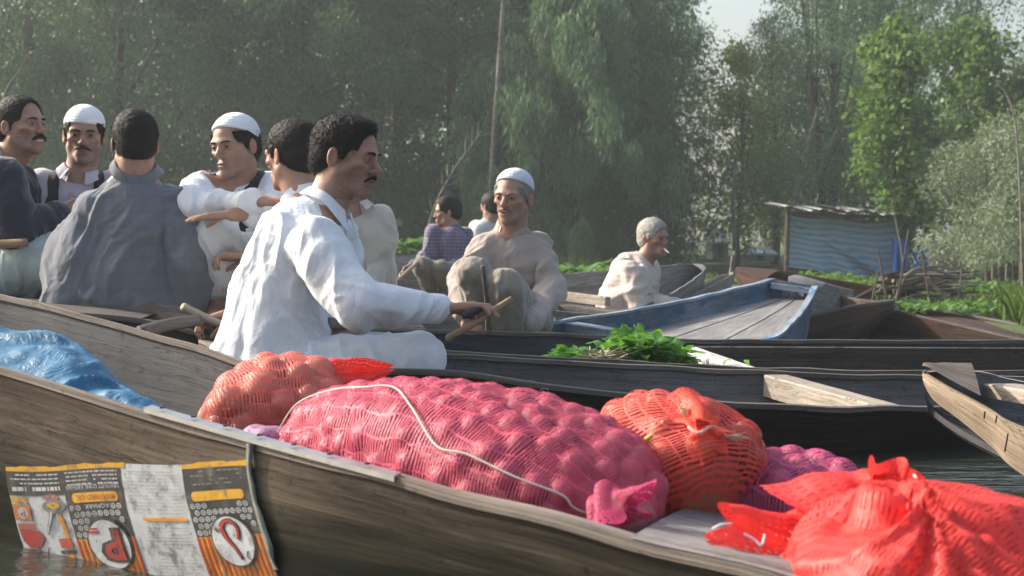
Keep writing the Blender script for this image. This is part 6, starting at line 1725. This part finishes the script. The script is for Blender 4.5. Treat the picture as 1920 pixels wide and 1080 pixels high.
    crumple(s6['root'], [(1640, 945, 1.99, .050), (1605, 930, 2.02, .036), (1578, 940, 2.05, .024)], NET_RED, 'loose_flap', 4, freq=3, nv=18, nu=70)
    for P_ in ([(1652, 920, 1.87), (1672, 928, 1.86), (1702, 920, 1.86), (1720, 905, 1.87), (1714, 890, 1.88)], [(1336, 992, 1.88), (1352, 984, 1.88), (1372, 982, 1.885)], [(1395, 1000, 1.88), (1415, 1012, 1.875), (1428, 1022, 1.87), (1434, 1002, 1.88)]):
        strand(s6['root'], [pt(*p) for p in P_], .0018, white_net, 'white_hem')
    # ---------------- blue tarpaulin over goods at the left
    def tarp_blue():
        m, N, L, b = newmat('blue_plastic_tarpaulin'); nt = m.node_tree; o = coord(nt, 'Object'); n = tex_noise(nt, o, 5, 5, .6)
        L.new(mixc(nt, n, (.012, .095, .20), (.028, .17, .31)), b.inputs['Base Color']); b.inputs['Roughness'].default_value = .46; b.inputs['Specular IOR Level'].default_value = .35
        r1 = tex_noise(nt, o, 14, 5, .6, 1.5); p = bump(nt, b, ramp(nt, r1, [(.40, (0, 0, 0)), (.5, (1, 1, 1)), (.60, (0, 0, 0))]), .30, .008); bump(nt, b, tex_noise(nt, o, 420, 2, .5), .12, .002, p); return m
    near_e = catmull([pt(-200, 655, 3.02), pt(0, 708, 2.90), (pt(140, 745, 2.78)), pt(240, 775, 2.68), pt(300, 790, 2.62)], 90)
    ridge = catmull([pt(-200, 618, 3.35), pt(0, 616, 3.30), pt(92, 618, 3.22), pt(170, 672, 3.08), pt(235, 728, 2.92), pt(297, 772, 2.74)], 90)
    back = ridge + np.array((.05, .28, 0)); back[:, 2] = .08
    V = []; nv_ = 44
    for i in range(90):
        for j in range(nv_):
            v = j / (nv_ - 1)
            if v < .62: t = v / .62; p = near_e[i] * (1 - t) + ridge[i] * t; p = p + (0, -.02 * math.sin(math.pi * t), .012 * math.sin(math.pi * t) * (1 - i / 90) + .004 * math.sin(math.pi * t))
            else: t = (v - .62) / .38; p = ridge[i] * (1 - t) + back[i] * t + (0, 0, .04 * math.sin(math.pi * t))
            V.append(p)
    V = np.array(V); q = V * np.array((9, 9, 7)); w = np.stack([vnoise(V * 5, 31), vnoise(V * 5, 32), vnoise(V * 5, 33)], 1)
    dsp = .018 * (1 - 2 * np.abs(vnoise(q + w, 34))) + .0055 * (1 - 2 * np.abs(vnoise(q * 2.4 + w * 2, 35))) + .0015 * (1 - 2 * np.abs(vnoise(q * 6, 36)))
    V = V + np.array((.15, -.55, .75)) * dsp[:, None]; b_ = V.mean(0)
    tp = link('tarpaulin', mesh_data('tarpaulin', V - b_, [f[::-1] for f in grid_faces(90, nv_)], [tarp_blue()], None, True), None, b_)
    tag(tp, 'crumpled blue plastic tarpaulin heaped in the left end of the laden boat', 'tarpaulin')
    sol = tp.modifiers.new('thickness', 'SOLIDIFY'); sol.thickness = .002
    # ---------------- heap of greens in the boat behind
    hp = empty('greens', pt(1170, 690, 5.15), 'heap of fresh leafy greens with bundled stalks in the dark boat', 'greens')
    stems = leafmat('green_stalk', (.22, .26, .12), (.40, .42, .26), .2); leafm = [leafmat('fresh_leaf', (.070, .19, .030), (.17, .38, .06), .4, .35)]
    kinds = []
    for k in range(6):
        r = np.random.default_rng(60 + k); L_ = 1.0; v, f = broad_leaf(L_, r.uniform(.45, .62), r.uniform(.15, .7), .35, 6); v[:, 2] += .06 * np.sin(v[:, 1] * 11 + k) + .05 * np.sin(v[:, 0] * 14 + v[:, 1] * 5); T = np.full((len(v), 3), r.random())
        kinds.append(mesh_data('leaf', v, f, leafm, None, True, T))
    r = np.random.default_rng(71); hb = world_of(hp)
    for i in range(298):
        u = r.random(); px = 1048 + 238 * u; top = np.interp(px, [1040, 1080, 1130, 1165, 1200, 1240, 1290], [684, 652, 655, 622, 618, 640, 668]); bt = 690
        py = top + (bt - top) * (r.random() ** 1.1) + 6; d_ = 5.04 + .40 * r.random()
        if 1105 < px < 1160 and py > 660 and r.random() < .75: continue
        p = pt(px, py, d_); o = link('leaf', kinds[i % 6], hp, p - hb); s_ = r.uniform(.050, .092); o.scale = (s_,) * 3
        out = (px - 1165) / 120; o.rotation_euler = (R(r.uniform(-20, 65)), R(r.uniform(-35, 35)), R(-90 * out + r.uniform(-70, 70)))
    for (x0, x1, y0) in ((1050, 1110, 668), (1140, 1280, 650), (1165, 1250, 636)):
        a, b = pt(x0, y0, 5.08), pt(x1, 690, 5.08)
        lm = leafy_bed(((a[0], b[0]), (5.06, 5.40), (b[2], a[2])), 220, .052, leafm[0], x0, 'leaves', 'leaf_mass', .6); lm.parent = hp; lm.location = tuple(-hb); del lm['label']
    mb = MB()
    for i in range(130):
        a = pt(r.uniform(1095, 1165), r.uniform(664, 690), 5.02 + .1 * r.random()); v = np.array((r.normal(.02, .04), r.normal(0, .03), r.normal(.01, .02)))
        mb.tube([a - v, a + (0, 0, .006), a + v], .0028, 4, (r.random(),) * 3)
    o = mb.build('stalks', leafmat('pale_stalk', (.30, .24, .15), (.48, .42, .28), .1), hp, None, False, True); o['kind'] = 'stuff'
    for x, y, s_, lab in ((1382, 632, .07, 'single fallen cabbage leaf on the floor of the blue boat'), (1372, 682, .05, 'scrap of leaf on the whitened cross board'), (1398, 684, .045, 'second scrap of leaf on the whitened cross board, nearer its end')):
        p = ptz(x, y, .10) if y < 650 else pt(x, y - 2, 5.2); o = link('leaf', kinds[1], None, p + (0, 0, .012)); o.scale = (s_,) * 3; o.rotation_euler = (.2, .3, x); tag(o, lab, 'leaf')
    # a wisp of weed tied on the rower's boat
    mb = MB(); p = pt(1017, 736, 3.86)
    for v in ((-.02, 0, -.025), (.01, 0, -.035), (.018, 0, .006), (-.012, 0, -.015)): mb.tube(catmull([p + (0, 0, .012), p + np.array(v) * .5 + (0, 0, .008), p + np.array(v)], 5), .0025, 5)
    tag(mb.build('rope_end', plain('grey_green_rope', (.16, .19, .14), .9)), 'wisp of grey green cord knotted on the tarred gunwale', 'cord')
    # the dark knob in the rower's hand
    mb = MB(); a, b = pt(868, 594, 4.02), pt(905, 578, 4.05); mb.tube([a, a * .7 + b * .3, a * .3 + b * .7, b], [.007, .013, .012, .007], 10); tag(mb.build('knob', W_black_in, smooth=True), 'dark wooden knob gripped in the rower\'s outstretched hand', 'knob')
    cord_o = strand(s1['root'], CORD, .0016, twine, 'cord', 90)
# ------------------------------------------------------------------ morning haze
if not ONLY:
    hm = bpy.data.materials.new('haze'); hm.use_nodes = True; hn = hm.node_tree.nodes; hn.remove(hn['Principled BSDF'])
    v = hn.new('ShaderNodeVolumePrincipled'); v.inputs['Color'].default_value = (.86, .93, 1.0, 1); v.inputs['Density'].default_value = HAZE; v.inputs['Anisotropy'].default_value = .25
    hm.node_tree.links.new(v.outputs[0], hn['Material Output'].inputs['Volume'])
    mb = MB(); mb.box((0, 90, 9.0), (330, 250, 27)); tag(mb.build('haze', hm), 'thin morning haze over the lake', None, None, 'stuff')
